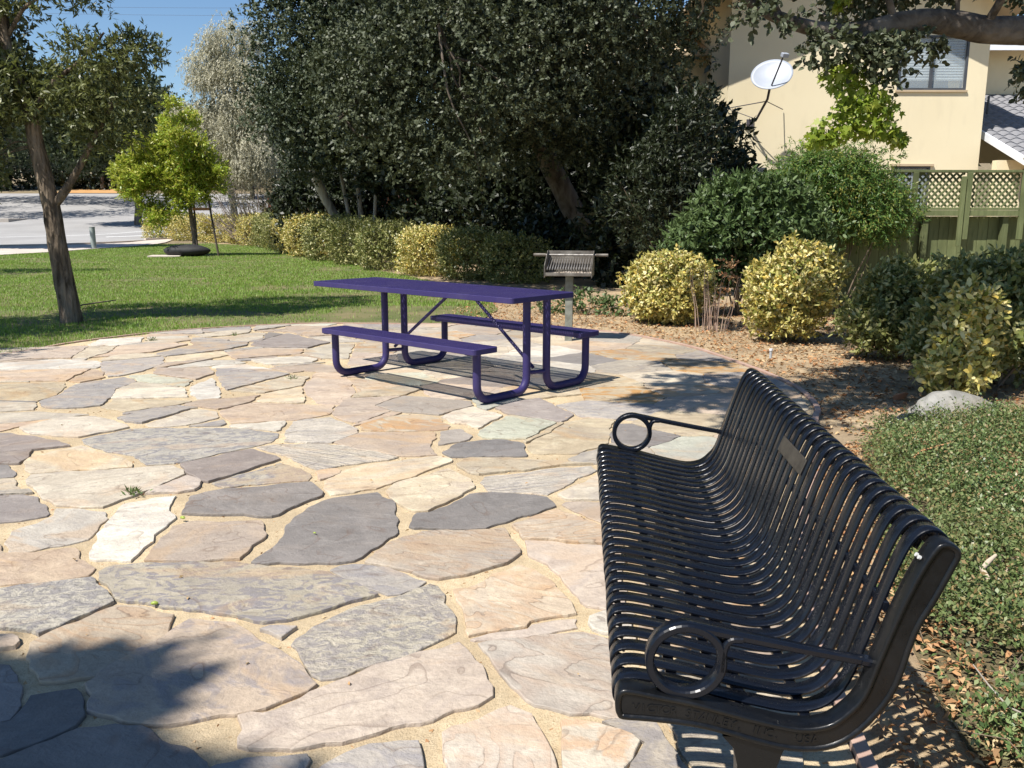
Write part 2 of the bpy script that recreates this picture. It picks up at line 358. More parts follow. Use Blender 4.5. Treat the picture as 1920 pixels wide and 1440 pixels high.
STONES=[('R',[(-5.026,7.961),(-4.616,8.219),(-4.258,8.254),(-4.335,8.551),(-4.441,8.993),(-4.878,8.939),(-5.505,8.776)]),
('C',[(-4.335,8.551),(-4.260,8.275),(-4.087,8.255),(-4.052,8.553),(-4.160,9.033),(-4.422,8.993)]),
('W',[(-4.172,9.059),(-4.027,9.295),(-4.163,9.714),(-4.584,9.537),(-4.496,9.068)]),
('W',[(-3.989,9.296),(-3.663,9.299),(-3.545,9.505),(-3.706,9.837),(-4.123,9.714)]),
('R',[(-4.034,8.553),(-4.073,8.298),(-3.624,8.638),(-3.451,9.143),(-3.652,9.272),(-4.142,9.033)]),
('L',[(-3.380,9.104),(-3.542,8.501),(-3.381,8.337),(-2.947,8.762),(-2.816,9.110),(-2.867,9.347),(-3.575,9.533)]),
('C',[(-3.482,9.721),(-3.269,9.871),(-3.093,10.104),(-3.147,10.428),(-3.448,10.228),(-3.656,9.867)]),
('C',[(-3.437,9.649),(-2.884,9.401),(-2.799,9.655),(-2.885,10.106),(-3.043,10.073),(-3.205,9.797)]),
('R',[(-2.630,10.172),(-2.314,9.806),(-2.020,9.960),(-2.139,10.786),(-2.805,10.690),(-2.769,10.466),(-3.056,10.264)]),
('P',[(-2.785,9.136),(-2.600,8.947),(-2.128,8.915),(-1.970,9.315),(-2.351,9.703),(-2.627,10.077),(-2.732,9.556)]),
('C',[(-1.951,9.315),(-1.615,9.386),(-1.956,9.840),(-2.321,9.747)]),
('R',[(-2.646,8.204),(-2.436,8.367),(-2.106,8.514),(-2.148,8.841),(-2.582,8.886),(-2.881,8.587)]),
('W',[(-2.079,8.514),(-1.835,8.243),(-1.578,8.245),(-1.688,9.251),(-1.937,9.249),(-2.120,8.841)]),
('C',[(-3.246,7.974),(-2.918,8.202),(-2.776,8.508),(-2.941,8.714),(-3.363,8.315)]),
('L',[(-3.708,7.683),(-3.582,7.503),(-3.452,7.264),(-3.345,7.348),(-3.260,7.705),(-3.246,7.974),(-3.419,8.369),(-3.862,8.049)]),
('W',[(-4.823,7.584),(-4.041,7.661),(-3.748,7.701),(-3.763,7.872),(-3.915,8.090),(-4.345,8.190),(-4.992,7.893)]),
('R',[(-4.506,7.040),(-3.709,7.083),(-3.774,7.654),(-4.059,7.634),(-4.741,7.522)]),
('W',[(-3.020,7.707),(-2.484,7.981),(-2.650,8.162),(-2.887,8.160),(-3.138,7.762)]),
('W',[(-2.266,7.884),(-1.875,8.006),(-1.864,8.222),(-2.057,8.348),(-2.488,8.133)]),
('C',[(-4.092,6.368),(-3.525,6.287),(-3.497,6.515),(-3.562,6.745),(-3.696,7.028),(-4.475,6.986)]),
('R',[(-3.568,7.021),(-3.464,7.247),(-3.592,7.502),(-3.771,7.664),(-3.695,7.083)]),
('L',[(-3.352,6.724),(-3.158,6.762),(-3.119,7.088),(-3.308,7.265),(-3.553,6.991),(-3.543,6.745)]),
('R',[(-3.212,7.705),(-3.128,7.419),(-2.659,7.147),(-2.595,7.423),(-2.745,7.746),(-3.006,7.670)]),
('G',[(-3.088,7.048),(-2.642,6.861),(-2.659,7.115),(-3.133,7.393),(-3.299,7.315)]),
('W',[(-3.029,6.386),(-2.462,6.442),(-2.637,6.809),(-3.138,6.733)]),
('W',[(-2.483,6.542),(-2.376,6.378),(-2.206,6.392),(-2.281,6.647),(-2.534,7.197),(-2.579,6.788)]),
('L',[(-2.587,7.423),(-2.348,6.863),(-2.247,6.704),(-1.930,7.428),(-2.201,7.649),(-2.676,7.709)]),
('R',[(-1.930,7.489),(-1.850,7.579),(-1.427,7.432),(-1.486,7.747),(-1.825,7.966),(-2.203,7.713)]),
('L',[(-3.470,6.502),(-3.495,6.243),(-3.341,6.052),(-3.157,6.053),(-2.984,6.137),(-3.062,6.505),(-3.134,6.726),(-3.513,6.695)]),
('C',[(-3.831,5.902),(-3.383,5.988),(-3.501,6.231),(-4.070,6.291)]),
('C',[(-1.921,6.594),(-1.700,6.883),(-1.725,7.277),(-1.905,7.360),(-2.221,6.669)]),
('R',[(-1.578,6.515),(-1.422,6.208),(-1.246,6.178),(-1.227,6.655),(-1.414,7.279),(-1.691,7.260),(-1.680,6.831)]),
('C',[(-2.941,6.054),(-2.718,5.924),(-2.431,6.171),(-2.375,6.301),(-2.990,6.373),(-2.961,6.125)]),
('R',[(-2.395,6.159),(-2.093,6.013),(-1.930,6.273),(-1.929,6.526),(-2.211,6.366),(-2.342,6.301)]),
('R',[(-2.013,5.845),(-1.873,5.600),(-1.443,5.705),(-1.266,5.866),(-1.280,6.154),(-1.611,6.182),(-1.901,6.242),(-2.068,5.973)]),
('C',[(-1.903,6.273),(-1.618,6.213),(-1.528,6.244),(-1.694,6.831),(-1.908,6.546)]),
('C',[(-3.566,5.492),(-3.081,5.731),(-2.920,5.851),(-3.349,5.937),(-3.800,5.863)]),
('L',[(-2.590,5.631),(-2.456,5.596),(-2.293,6.041),(-2.637,5.880),(-2.689,5.734)]),
('C',[(-2.378,5.493),(-2.141,5.543),(-1.999,5.749),(-2.069,5.939),(-2.264,6.012),(-2.422,5.556)]),
('L',[(-1.913,5.525),(-1.891,5.595),(-1.940,5.696),(-2.123,5.509)]),
('C',[(-3.045,5.301),(-2.695,5.218),(-2.484,5.483),(-2.671,5.666),(-2.883,5.786),(-3.063,5.721),(-3.206,5.469)]),
('M',[(-2.501,4.996),(-2.172,4.802),(-2.023,4.615),(-1.880,4.647),(-1.465,5.113),(-1.449,5.234),(-1.473,5.338),(-1.862,5.477),(-2.462,5.444),(-2.651,5.162)]),
('P',[(-3.163,4.787),(-2.633,5.015),(-2.915,5.195),(-3.165,5.305),(-3.445,5.247)]),
('W',[(-1.831,5.486),(-1.508,5.384),(-1.482,5.417),(-1.517,5.663),(-1.857,5.550)]),
('K',[(-1.392,5.113),(-1.090,5.094),(-0.965,5.341),(-0.995,5.443),(-1.238,5.759),(-1.394,5.700),(-1.466,5.627),(-1.451,5.384)]),
('C',[(-2.726,4.646),(-2.575,4.444),(-2.075,4.577),(-2.178,4.728),(-2.580,5.028),(-2.756,4.755)]),
('K',[(-1.302,4.807),(-1.073,4.537),(-1.044,4.537),(-0.770,4.699),(-0.640,4.780),(-0.981,5.028),(-1.117,5.069),(-1.387,5.071),(-1.533,5.001)]),
('P',[(-1.670,4.381),(-1.570,4.298),(-1.305,4.733),(-1.532,4.945),(-1.846,4.623)]),
('M',[(-1.464,4.209),(-1.239,4.293),(-1.056,4.337),(-1.083,4.474),(-1.291,4.668),(-1.552,4.283)]),
('C',[(-2.346,4.105),(-2.168,3.926),(-1.930,3.901),(-1.846,4.115),(-1.738,4.438),(-1.860,4.595),(-2.053,4.543),(-2.558,4.412),(-2.508,4.287)]),
('R',[(-1.782,4.116),(-1.592,4.165),(-1.607,4.307),(-1.725,4.416),(-1.827,4.107)]),
('D',[(-2.925,4.348),(-2.629,4.392),(-2.668,4.483),(-2.784,4.618),(-3.049,4.611)]),
('C',[(-2.749,4.076),(-2.464,4.175),(-2.602,4.361),(-2.882,4.299)]),
('P',[(-2.498,3.583),(-2.134,3.787),(-2.133,3.823),(-2.318,4.058),(-2.416,4.096),(-2.748,4.027)]),
('D',[(-1.377,3.804),(-1.098,3.774),(-0.977,4.020),(-0.929,4.075),(-0.935,4.139),(-1.033,4.306),(-1.456,4.171),(-1.583,4.058),(-1.534,3.813)]),
('R',[(-1.001,4.337),(-0.918,4.458),(-0.919,4.514),(-0.961,4.558),(-1.068,4.481)]),
('W',[(-2.042,3.331),(-1.978,3.360),(-1.805,3.498),(-1.834,3.759),(-1.891,3.849),(-2.150,3.893),(-2.105,3.787),(-2.189,3.592),(-2.144,3.448)]),
('W',[(-1.697,3.276),(-1.517,3.253),(-1.528,3.761),(-1.604,3.857),(-1.647,4.085),(-1.859,3.953),(-1.832,3.764),(-1.722,3.317)]),
('R',[(-1.091,3.277),(-1.057,3.560),(-1.098,3.647),(-1.128,3.732),(-1.458,3.719),(-1.512,3.650),(-1.477,3.266)]),
('R',[(-1.261,5.886),(-1.139,5.681),(-1.027,5.613),(-0.851,5.969),(-1.002,6.153),(-0.845,6.501),(-1.272,6.378)]),
('D2',[(-0.845,5.974),(-0.626,5.895),(-0.503,5.843),(-0.275,6.158),(-0.293,6.287),(-0.830,6.488),(-0.992,6.141)]),
('O',[(-0.904,5.400),(-0.609,5.401),(-0.408,5.448),(-0.397,5.531),(-0.497,5.766),(-0.695,5.868),(-0.830,5.815),(-1.006,5.566),(-0.976,5.422)]),
('R',[(-0.935,4.964),(-0.632,4.802),(-0.424,4.828),(-0.488,5.016),(-0.480,5.362),(-0.606,5.379),(-0.961,5.359),(-1.089,5.100)]),
('C',[(-0.388,5.588),(-0.289,5.570),(-0.217,5.449),(-0.061,5.830),(-0.177,5.973),(-0.279,6.112),(-0.405,5.972),(-0.488,5.776)]),
('D2',[(-0.264,5.179),(-0.242,5.263),(-0.327,5.448),(-0.463,5.384),(-0.445,5.044)]),
('G',[(-0.217,5.306),(-0.187,5.233),(0.091,5.193),(0.305,5.621),(-0.020,5.841),(-0.210,5.408)]),
('P',[(-0.032,5.883),(0.333,5.641),(0.435,5.854),(0.210,6.388),(0.068,6.320),(-0.124,6.062)]),
('D',[(-0.355,4.785),(-0.289,4.786),(0.087,4.802),(0.093,4.831),(0.073,5.091),(-0.028,5.159),(-0.174,5.167),(-0.336,5.064),(-0.411,4.883)]),
('C',[(0.099,4.912),(0.116,4.860),(0.390,4.862),(0.592,5.110),(0.694,5.722),(0.505,5.767),(0.368,5.617),(0.105,5.099)]),
('C',[(-0.960,4.246),(-0.895,4.090),(-0.686,4.200),(-0.402,4.593),(-0.329,4.729),(-0.417,4.799),(-0.757,4.658),(-0.932,4.493),(-0.980,4.334)]),
('C',[(-0.212,4.453),(-0.176,4.443),(0.229,4.599),(0.460,4.640),(-0.025,4.748),(-0.237,4.765),(-0.313,4.637)]),
('C',[(-0.602,4.057),(-0.454,3.841),(-0.388,3.853),(-0.182,4.213),(-0.206,4.346),(-0.341,4.554),(-0.571,4.327),(-0.634,4.164)]),
('K',[(-0.123,4.161),(0.178,4.108),(0.468,4.525),(0.442,4.614),(0.227,4.563),(-0.147,4.404),(-0.169,4.308)]),
('C',[(0.255,4.029),(0.543,4.031),(0.600,4.341),(0.482,4.500),(0.218,4.092)]),
('D',[(-0.845,3.232),(-0.623,3.260),(-0.552,3.408),(-0.489,3.575),(-0.509,3.661),(-0.556,3.982),(-0.671,4.146),(-0.900,4.029),(-1.002,3.770),(-0.996,3.377),(-1.043,3.237)]),
('D',[(-0.394,3.640),(-0.244,3.619),(-0.110,3.630),(0.025,3.771),(0.218,3.933),(0.177,4.066),(-0.056,4.131),(-0.165,4.131),(-0.214,4.104),(-0.383,3.830),(-0.445,3.827),(-0.462,3.654)]),
('R',[(0.408,3.686),(0.503,3.595),(0.556,4.003),(0.260,4.001),(0.232,3.958)]),
('S',[(0.043,3.511),(0.377,3.457),(0.475,3.435),(0.482,3.493),(0.391,3.675),(0.220,3.885),(-0.008,3.671)]),
('R',[(0.063,3.358),(0.089,3.292),(0.164,3.156),(0.208,3.015),(0.263,2.857),(0.343,2.820),(0.398,2.787),(0.471,3.406),(0.374,3.430),(0.047,3.491)]),
('S',[(-0.328,3.106),(-0.275,3.082),(-0.173,3.122),(-0.019,3.239),(0.038,3.343),(0.000,3.491),(-0.028,3.628),(-0.391,3.585),(-0.471,3.523),(-0.561,3.352),(-0.590,3.244)]),
('L',[(-0.589,3.041),(-0.455,2.946),(-0.401,2.953),(-0.316,3.069),(-0.487,3.210),(-0.631,3.235),(-0.715,3.181)]),
('S',[(-0.221,3.006),(-0.175,2.838),(-0.144,2.631),(0.051,2.702),(0.061,2.745),(0.231,2.796),(0.224,2.853),(0.156,3.082),(0.036,3.234),(-0.074,3.145),(-0.164,3.009)]),
('R',[(-0.124,2.604),(-0.025,2.606),(0.227,2.695),(0.230,2.770),(0.068,2.725),(0.055,2.689),(-0.140,2.616)]),
('R',[(-2.115,2.989),(-1.741,3.061),(-1.617,3.117),(-1.625,3.191),(-1.737,3.280),(-1.807,3.407),(-1.965,3.348),(-2.318,3.284)]),
('C',[(-2.302,3.312),(-2.067,3.338),(-2.142,3.438),(-2.410,3.458)]),
('Z',[(-1.938,2.686),(-1.683,2.681),(-1.556,2.632),(-1.425,2.863),(-1.417,2.881),(-1.594,3.101),(-1.723,3.051),(-2.081,2.943)]),
('M',[(-1.429,2.906),(-1.368,2.884),(-1.158,2.830),(-0.954,2.774),(-0.841,2.721),(-0.667,2.806),(-0.625,2.844),(-0.480,2.943),(-0.648,3.092),(-0.743,3.156),(-1.025,3.223),(-1.259,3.249),(-1.568,3.212),(-1.598,3.148)]),
('S',[(-1.514,2.483),(-1.440,2.398),(-1.399,2.340),(-1.242,2.370),(-1.130,2.638),(-1.159,2.791),(-1.269,2.842),(-1.398,2.863),(-1.538,2.631),(-1.557,2.574)]),
('R',[(-1.852,2.475),(-1.583,2.551),(-1.607,2.619),(-1.635,2.636),(-1.916,2.643)]),
('M2',[(-1.185,2.191),(-1.095,2.165),(-0.975,2.123),(-0.880,2.140),(-0.765,2.174),(-0.684,2.201),(-0.587,2.293),(-0.569,2.334),(-0.628,2.421),(-0.749,2.550),(-0.938,2.721),(-1.096,2.747),(-1.203,2.481),(-1.261,2.327)]),
('L',[(-0.746,2.604),(-0.709,2.697),(-0.771,2.706),(-0.848,2.674)]),
('P',[(-1.590,2.081),(-1.370,2.146),(-1.431,2.327),(-1.540,2.447),(-1.836,2.437)]),
('D',[(-1.604,2.047),(-1.300,1.988),(-1.267,2.019),(-1.174,2.122),(-1.172,2.180),(-1.268,2.315),(-1.390,2.276),(-1.366,2.145)]),
('D',[(-1.458,1.847),(-0.841,1.848),(-0.746,1.937),(-0.763,1.963),(-0.963,2.101),(-1.073,2.134),(-1.166,2.109),(-1.263,2.010),(-1.290,1.972)]),
('Z',[(-0.647,2.463),(-0.570,2.362),(-0.524,2.367),(-0.373,2.467),(-0.252,2.581),(-0.182,2.663),(-0.206,2.821),(-0.257,2.990),(-0.307,3.056),(-0.388,2.954),(-0.472,2.909),(-0.624,2.775),(-0.679,2.696),(-0.719,2.573)]),
('R',[(-0.717,2.028),(-0.569,2.016),(-0.445,2.044),(-0.355,2.091),(-0.213,2.150),(-0.090,2.219),(-0.049,2.273),(-0.050,2.329),(-0.111,2.474),(-0.168,2.596),(-0.372,2.461),(-0.525,2.346),(-0.585,2.288),(-0.660,2.187),(-0.761,2.168)]),
('L',[(-0.474,1.804),(-0.215,1.805),(-0.216,1.938),(-0.237,2.055),(-0.297,2.047),(-0.403,2.020),(-0.479,1.949),(-0.496,1.903)]),
('S',[(-0.149,1.805),(0.131,1.806),(0.115,1.939),(0.081,2.098),(0.059,2.180),(0.000,2.224),(-0.038,2.197),(-0.187,2.089)]),
('S',[(-0.062,2.465),(-0.008,2.333),(0.062,2.220),(0.159,2.177),(0.219,2.189),(0.275,2.161),(0.312,2.149),(0.356,2.362),(0.321,2.621),(0.237,2.667),(0.001,2.623),(-0.115,2.590)]),
('W',[(0.256,2.728),(0.301,2.650),(0.330,2.652),(0.402,2.580),(0.435,2.810),(0.344,2.833),(0.261,2.775)]),
('O',[(0.127,2.012),(0.152,1.806),(0.285,1.806),(0.282,1.939),(0.347,2.057),(0.234,2.144),(0.158,2.163),(0.129,2.148)]),
('L',[(0.352,2.053),(0.286,1.929),(0.293,1.806),(0.448,1.806),(0.447,1.905),(0.399,2.145),(0.285,2.164),(0.240,2.150)]),
('L',[(-0.796,1.842),(-0.542,1.842),(-0.509,1.920),(-0.509,1.977),(-0.519,2.001),(-0.749,1.958)]),
('L',[(-0.468,-1.345),(-0.125,-1.119),(0.002,-0.834),(-0.167,-0.083),(-1.102,0.143),(-1.423,-0.455),(-0.567,-1.333)]),
('R',[(2.243,6.734),(1.702,6.864),(1.562,6.519),(1.822,6.190),(2.213,6.449),(2.222,6.510),(2.241,6.683)]),
('L',[(-3.228,1.757),(-3.224,1.768),(-3.875,2.550),(-4.637,2.611),(-4.832,2.390),(-4.928,1.782),(-4.607,1.189),(-4.399,1.112)]),
('C',[(-5.096,-2.279),(-4.788,-1.775),(-4.964,-0.966),(-5.927,-0.716),(-6.192,-0.916),(-6.088,-1.127),(-5.775,-1.599),(-5.408,-2.014)]),
('W',[(-5.955,1.449),(-6.078,1.535),(-6.824,1.265),(-6.743,0.719),(-6.670,0.417),(-5.729,0.445)]),
('K',[(-1.357,0.950),(-1.214,0.810),(-0.060,1.059),(-0.099,1.349),(-0.233,1.629),(-0.646,1.792),(-0.665,1.792)]),
('C',[(-2.296,1.820),(-2.333,1.834),(-3.053,1.833),(-3.224,1.768),(-3.228,1.757),(-3.015,0.612),(-2.531,0.439),(-1.577,1.072),(-1.611,1.153)]),
('W',[(-0.911,-3.188),(-0.988,-2.862),(-1.420,-2.578),(-2.301,-2.939),(-2.477,-3.325),(-2.000,-3.370),(-1.438,-3.322)]),
('K',[(-0.178,9.950),(0.095,9.630),(0.504,9.908),(0.504,9.908),(0.101,10.319),(-0.002,10.320)]),
('W',[(-3.988,4.711),(-4.359,4.177),(-4.338,3.981),(-3.465,3.549),(-3.399,3.544),(-3.094,4.080),(-3.090,4.196),(-3.331,4.499)]),
('C',[(0.750,-1.579),(-0.125,-1.119),(-0.468,-1.345),(-0.188,-2.312),(0.334,-2.581),(0.479,-2.478),(0.679,-2.224),(0.735,-2.041)]),
('M',[(0.099,7.795),(0.361,8.083),(0.330,8.297),(-0.119,8.466),(-0.292,8.398),(-0.297,8.388),(-0.159,7.822)]),
('C',[(-3.702,5.643),(-4.427,5.420),(-4.000,4.810),(-3.486,5.290)]),
('L',[(-5.447,7.173),(-6.187,7.295),(-6.373,6.987),(-6.555,6.507),(-6.581,6.418),(-6.124,5.973),(-5.018,6.107),(-4.964,6.321),(-4.986,6.668),(-5.292,7.074)]),
('R',[(-2.555,2.498),(-2.690,1.971),(-2.296,1.820),(-1.781,2.256),(-1.851,2.438),(-2.022,2.686),(-2.159,2.706)]),
('O',[(0.580,3.509),(0.502,3.494),(0.454,3.128),(0.783,2.820),(0.879,2.832),(0.984,3.082),(1.010,3.285)]),
('L',[(-2.477,-3.325),(-2.301,-2.939),(-2.698,-1.949),(-3.341,-1.892),(-3.824,-2.978),(-3.223,-3.175),(-2.586,-3.314)]),
('C',[(2.048,5.873),(1.781,6.028),(1.498,5.803),(1.526,5.587),(1.846,5.369),(2.002,5.734)]),
('L',[(-2.182,-0.678),(-3.600,-0.712),(-3.687,-1.441),(-3.341,-1.892),(-2.698,-1.949),(-2.181,-1.446)]),
('R',[(-3.191,3.910),(-3.411,3.522),(-3.375,3.355),(-2.872,3.163),(-2.631,3.221),(-2.402,3.389),(-2.490,3.546),(-2.786,3.942),(-2.922,4.003)]),
('L',[(-4.928,1.782),(-4.832,2.390),(-6.281,2.590),(-6.304,2.573),(-6.078,1.535),(-5.955,1.449)]),
('W',[(0.361,8.083),(0.099,7.795),(0.277,7.475),(0.592,7.419),(0.744,7.503),(0.716,7.839)]),
('W',[(-2.479,7.925),(-2.605,7.905),(-2.727,7.843),(-2.748,7.781),(-2.723,7.728),(-2.150,7.654)]),
('R',[(-1.423,-0.455),(-1.102,0.143),(-1.214,0.810),(-1.357,0.950),(-1.577,1.072),(-2.531,0.439),(-2.173,-0.666)]),
('L',[(0.854,5.697),(1.106,6.010),(1.031,6.192),(0.546,6.323),(0.317,6.165),(0.477,5.785)]),
('G',[(-0.614,7.015),(-0.599,7.114),(-0.809,7.480),(-1.226,7.373),(-1.250,7.192),(-0.870,6.884),(-0.742,6.888)]),
('K',[(0.750,1.887),(0.482,1.800),(0.460,1.729),(0.464,1.156),(0.618,1.149),(0.747,1.733)]),
('R',[(0.794,9.469),(0.473,9.053),(0.748,8.663),(0.754,8.662),(1.176,8.857),(1.298,9.179),(1.293,9.194)]),
('S',[(-0.212,10.519),(-0.210,10.797),(-0.306,10.821),(-0.594,10.873),(-0.689,10.883),(-0.818,10.613),(-0.639,10.333)]),
('R',[(0.771,10.454),(0.504,9.908),(0.504,9.908),(0.783,9.704),(1.323,9.983),(1.318,9.991),(1.163,10.170),(0.982,10.326)]),
('P',[(-0.599,7.114),(-0.614,7.015),(-0.071,6.799),(0.049,6.901),(0.013,7.251),(-0.258,7.390)]),
('G',[(-5.270,7.498),(-5.046,7.908),(-5.122,7.947)]),
('C',[(-4.832,2.390),(-4.637,2.611),(-4.821,3.288),(-5.785,3.708),(-5.849,3.682),(-6.281,2.590)]),
('C',[(-6.948,2.610),(-6.304,2.573),(-6.281,2.590),(-5.849,3.682),(-6.957,4.202),(-6.970,3.999),(-6.973,3.239)]),
('W',[(-6.124,5.973),(-6.581,6.418),(-6.713,5.954),(-6.838,5.342),(-6.926,4.686),(-6.929,4.638),(-6.034,5.140)]),
('C',[(-5.849,3.682),(-5.785,3.708),(-5.380,4.698),(-5.401,4.785),(-6.034,5.140),(-6.929,4.638),(-6.957,4.202)]),
('L',[(1.918,8.770),(1.620,8.495),(1.588,8.251),(2.088,8.046),(2.050,8.225),(1.991,8.483),(1.938,8.699)]),
('M',[(-2.046,10.222),(-1.670,10.072),(-1.339,10.377),(-1.334,10.614),(-1.815,10.637),(-2.054,10.280)]),
('O',[(-2.531,0.439),(-3.015,0.612),(-3.872,-0.005),(-3.935,-0.191),(-3.600,-0.712),(-2.182,-0.678),(-2.173,-0.666)]),
('L',[(-3.148,10.443),(-3.258,10.700),(-3.440,10.615),(-3.685,10.477),(-3.758,10.426),(-3.643,10.112)]),
('R',[(1.846,5.369),(1.526,5.587),(1.258,5.264),(1.421,4.893),(1.637,4.882)]),
('O',[(2.088,8.046),(1.588,8.251),(1.406,8.085),(1.435,7.611),(1.667,7.420),(2.181,7.542),(2.167,7.631),(2.111,7.934)]),
('L',[(-4.399,1.112),(-4.607,1.189),(-5.533,0.347),(-4.446,-0.291),(-3.935,-0.191),(-3.872,-0.005)]),
('C',[(1.479,9.748),(1.293,9.194),(1.298,9.179),(1.813,9.104),(1.762,9.229),(1.673,9.406),(1.568,9.598)]),
('O',[(1.065,6.881),(0.534,6.781),(0.546,6.323),(1.031,6.192),(1.177,6.445)]),
('R',[(-1.482,7.822),(-1.077,8.096),(-1.149,8.520),(-1.194,8.570),(-1.610,8.646),(-1.526,7.882)]),
('W',[(-6.192,-0.916),(-5.927,-0.716),(-5.599,0.341),(-5.729,0.445),(-6.670,0.417),(-6.571,0.009),(-6.352,-0.593)]),
('S',[(-4.728,5.569),(-5.018,6.107),(-6.124,5.973),(-6.034,5.140),(-5.401,4.785)]),
('K',[(-0.477,9.277),(-0.481,9.261),(0.057,8.925),(0.378,9.073),(0.085,9.588)]),
('O',[(1.643,4.881),(1.421,4.893),(1.119,4.518),(1.140,4.445),(1.427,4.231)]),
('R',[(-0.188,-2.312),(-0.468,-1.345),(-0.567,-1.333),(-1.427,-1.896),(-1.420,-2.578),(-0.988,-2.862)]),
('L',[(-0.297,8.388),(-0.292,8.398),(-0.570,8.702),(-1.149,8.520),(-1.077,8.096),(-0.866,8.014)]),
('M',[(-3.687,-1.441),(-3.600,-0.712),(-3.935,-0.191),(-4.446,-0.291),(-4.964,-0.966),(-4.788,-1.775)]),
('K',[(-3.411,3.522),(-4.338,3.981),(-4.821,3.288),(-4.637,2.611),(-3.875,2.550),(-3.375,3.355)]),
('K',[(-3.131,10.404),(-3.071,10.264),(-2.763,10.783),(-2.821,10.872),(-2.932,10.835),(-3.183,10.735),(-3.186,10.734)]),
('R',[(-2.181,-1.446),(-2.698,-1.949),(-2.301,-2.939),(-1.420,-2.578),(-1.427,-1.896)]),
('C',[(-1.670,10.072),(-1.732,10.097),(-2.021,9.946),(-1.747,9.582),(-1.604,9.835)]),
('O',[(-1.230,9.277),(-1.672,9.247),(-1.675,9.242),(-1.610,8.646),(-1.194,8.570),(-1.076,9.133)]),
('S',[(-1.961,2.104),(-2.296,1.820),(-1.918,1.453),(-1.457,1.865),(-1.569,2.028)]),
('R',[(-3.824,-2.978),(-3.341,-1.892),(-3.687,-1.441),(-4.788,-1.775),(-5.096,-2.279),(-4.982,-2.376),(-4.468,-2.693),(-3.866,-2.964)]),
('L',[(2.181,7.542),(1.667,7.420),(1.598,7.043),(1.702,6.864),(2.243,6.734),(2.248,6.874),(2.240,7.088),(2.212,7.341)]),
('M',[(0.081,1.058),(0.030,1.079),(-1.214,0.810),(-1.102,0.143),(-0.167,-0.083),(0.197,0.358)]),
('K',[(0.479,1.803),(0.482,1.800),(0.713,1.875),(0.820,2.251),(0.479,2.444),(0.454,2.437),(0.398,2.212)]),
('C',[(0.927,7.435),(0.744,7.503),(0.592,7.419),(0.471,6.853),(0.534,6.781),(1.065,6.881),(1.084,6.917)]),
('R',[(-3.833,10.001),(-4.228,10.002),(-4.240,9.988),(-4.152,9.718),(-3.667,9.861)]),
('C',[(1.106,6.010),(0.784,5.609),(1.067,5.269),(1.258,5.264),(1.526,5.587),(1.498,5.803)]),
('C',[(-0.866,8.014),(-1.077,8.096),(-1.482,7.822),(-1.486,7.813),(-1.470,7.728),(-1.226,7.373),(-0.809,7.480),(-0.724,7.750)]),
('C',[(-3.875,2.550),(-3.224,1.768),(-2.690,1.971),(-2.555,2.498),(-2.766,3.123),(-3.375,3.355)]),
('C',[(-0.742,6.888),(-0.870,6.884),(-1.218,6.589),(-1.225,6.404),(-0.830,6.517),(-0.711,6.773)]),
('D',[(0.754,8.662),(0.748,8.663),(0.330,8.297),(0.361,8.083),(0.716,7.839),(1.036,8.176)]),
('M',[(-0.159,7.822),(-0.297,8.388),(-0.866,8.014),(-0.724,7.750),(-0.294,7.688)]),
('C',[(-3.932,8.390),(-3.913,8.108),(-3.876,8.055),(-3.434,8.373),(-3.547,8.489),(-3.746,8.530)]),
('S',[(-1.604,9.835),(-1.747,9.582),(-1.509,9.265),(-1.392,9.266),(-1.230,9.277),(-1.091,9.764)]),
('R',[(-1.052,5.537),(-1.046,5.530),(-0.763,5.930),(-0.842,5.960)]),
('O',[(1.588,8.251),(1.620,8.495),(1.176,8.857),(0.754,8.662),(1.036,8.176),(1.406,8.085)]),
('O',[(-4.964,6.321),(-5.018,6.107),(-4.805,5.711),(-4.329,5.789),(-3.981,6.123),(-4.164,6.422)]),
('L',[(-3.591,9.629),(-3.548,9.538),(-3.132,9.429),(-3.118,9.493),(-3.526,9.675)]),
('C',[(-0.481,9.261),(-0.477,9.277),(-0.594,9.601),(-1.057,9.792),(-1.091,9.764),(-1.230,9.277),(-1.076,9.133),(-0.585,9.150)]),
('R',[(-2.871,8.207),(-2.876,8.216),(-3.235,7.968),(-3.248,7.714),(-3.179,7.720)]),
('C',[(-0.639,10.333),(-0.818,10.613),(-1.326,10.625),(-1.334,10.614),(-1.339,10.377),(-1.023,10.034),(-0.658,10.262)]),
('C',[(0.504,9.908),(0.095,9.630),(0.085,9.588),(0.378,9.073),(0.473,9.053),(0.794,9.469),(0.783,9.704)]),
('P',[(-4.338,3.981),(-4.359,4.177),(-5.380,4.698),(-5.785,3.708),(-4.821,3.288)]),
('K',[(-4.020,9.283),(-4.155,9.063),(-4.150,9.043),(-3.649,9.287)]),
('W',[(-0.119,8.466),(0.330,8.297),(0.748,8.663),(0.473,9.053),(0.378,9.073),(0.057,8.925)]),
('R',[(-1.235,7.303),(-1.226,7.373),(-1.243,7.399),(-1.724,7.454),(-1.713,7.271)]),
('K',[(-2.373,4.117),(-2.425,4.176),(-2.922,4.003)]),
('C',[(-0.570,8.702),(-0.292,8.398),(-0.119,8.466),(0.057,8.925),(-0.481,9.261),(-0.585,9.150)]),
('C',[(0.539,6.560),(0.534,6.781),(0.471,6.853),(0.049,6.901),(-0.071,6.799),(-0.111,6.537),(0.095,6.346)]),
('L',[(-2.260,8.260),(-2.316,8.379),(-2.654,8.186),(-2.578,8.101)]),
('D',[(-2.654,10.002),(-2.879,10.141),(-2.778,9.608),(-2.735,9.601)]),
('K',[(1.435,7.611),(1.406,8.085),(1.036,8.176),(0.716,7.839),(0.744,7.503),(0.927,7.435)]),
('C',[(-2.106,8.901),(-2.588,8.935),(-2.574,8.897),(-2.129,8.851)]),
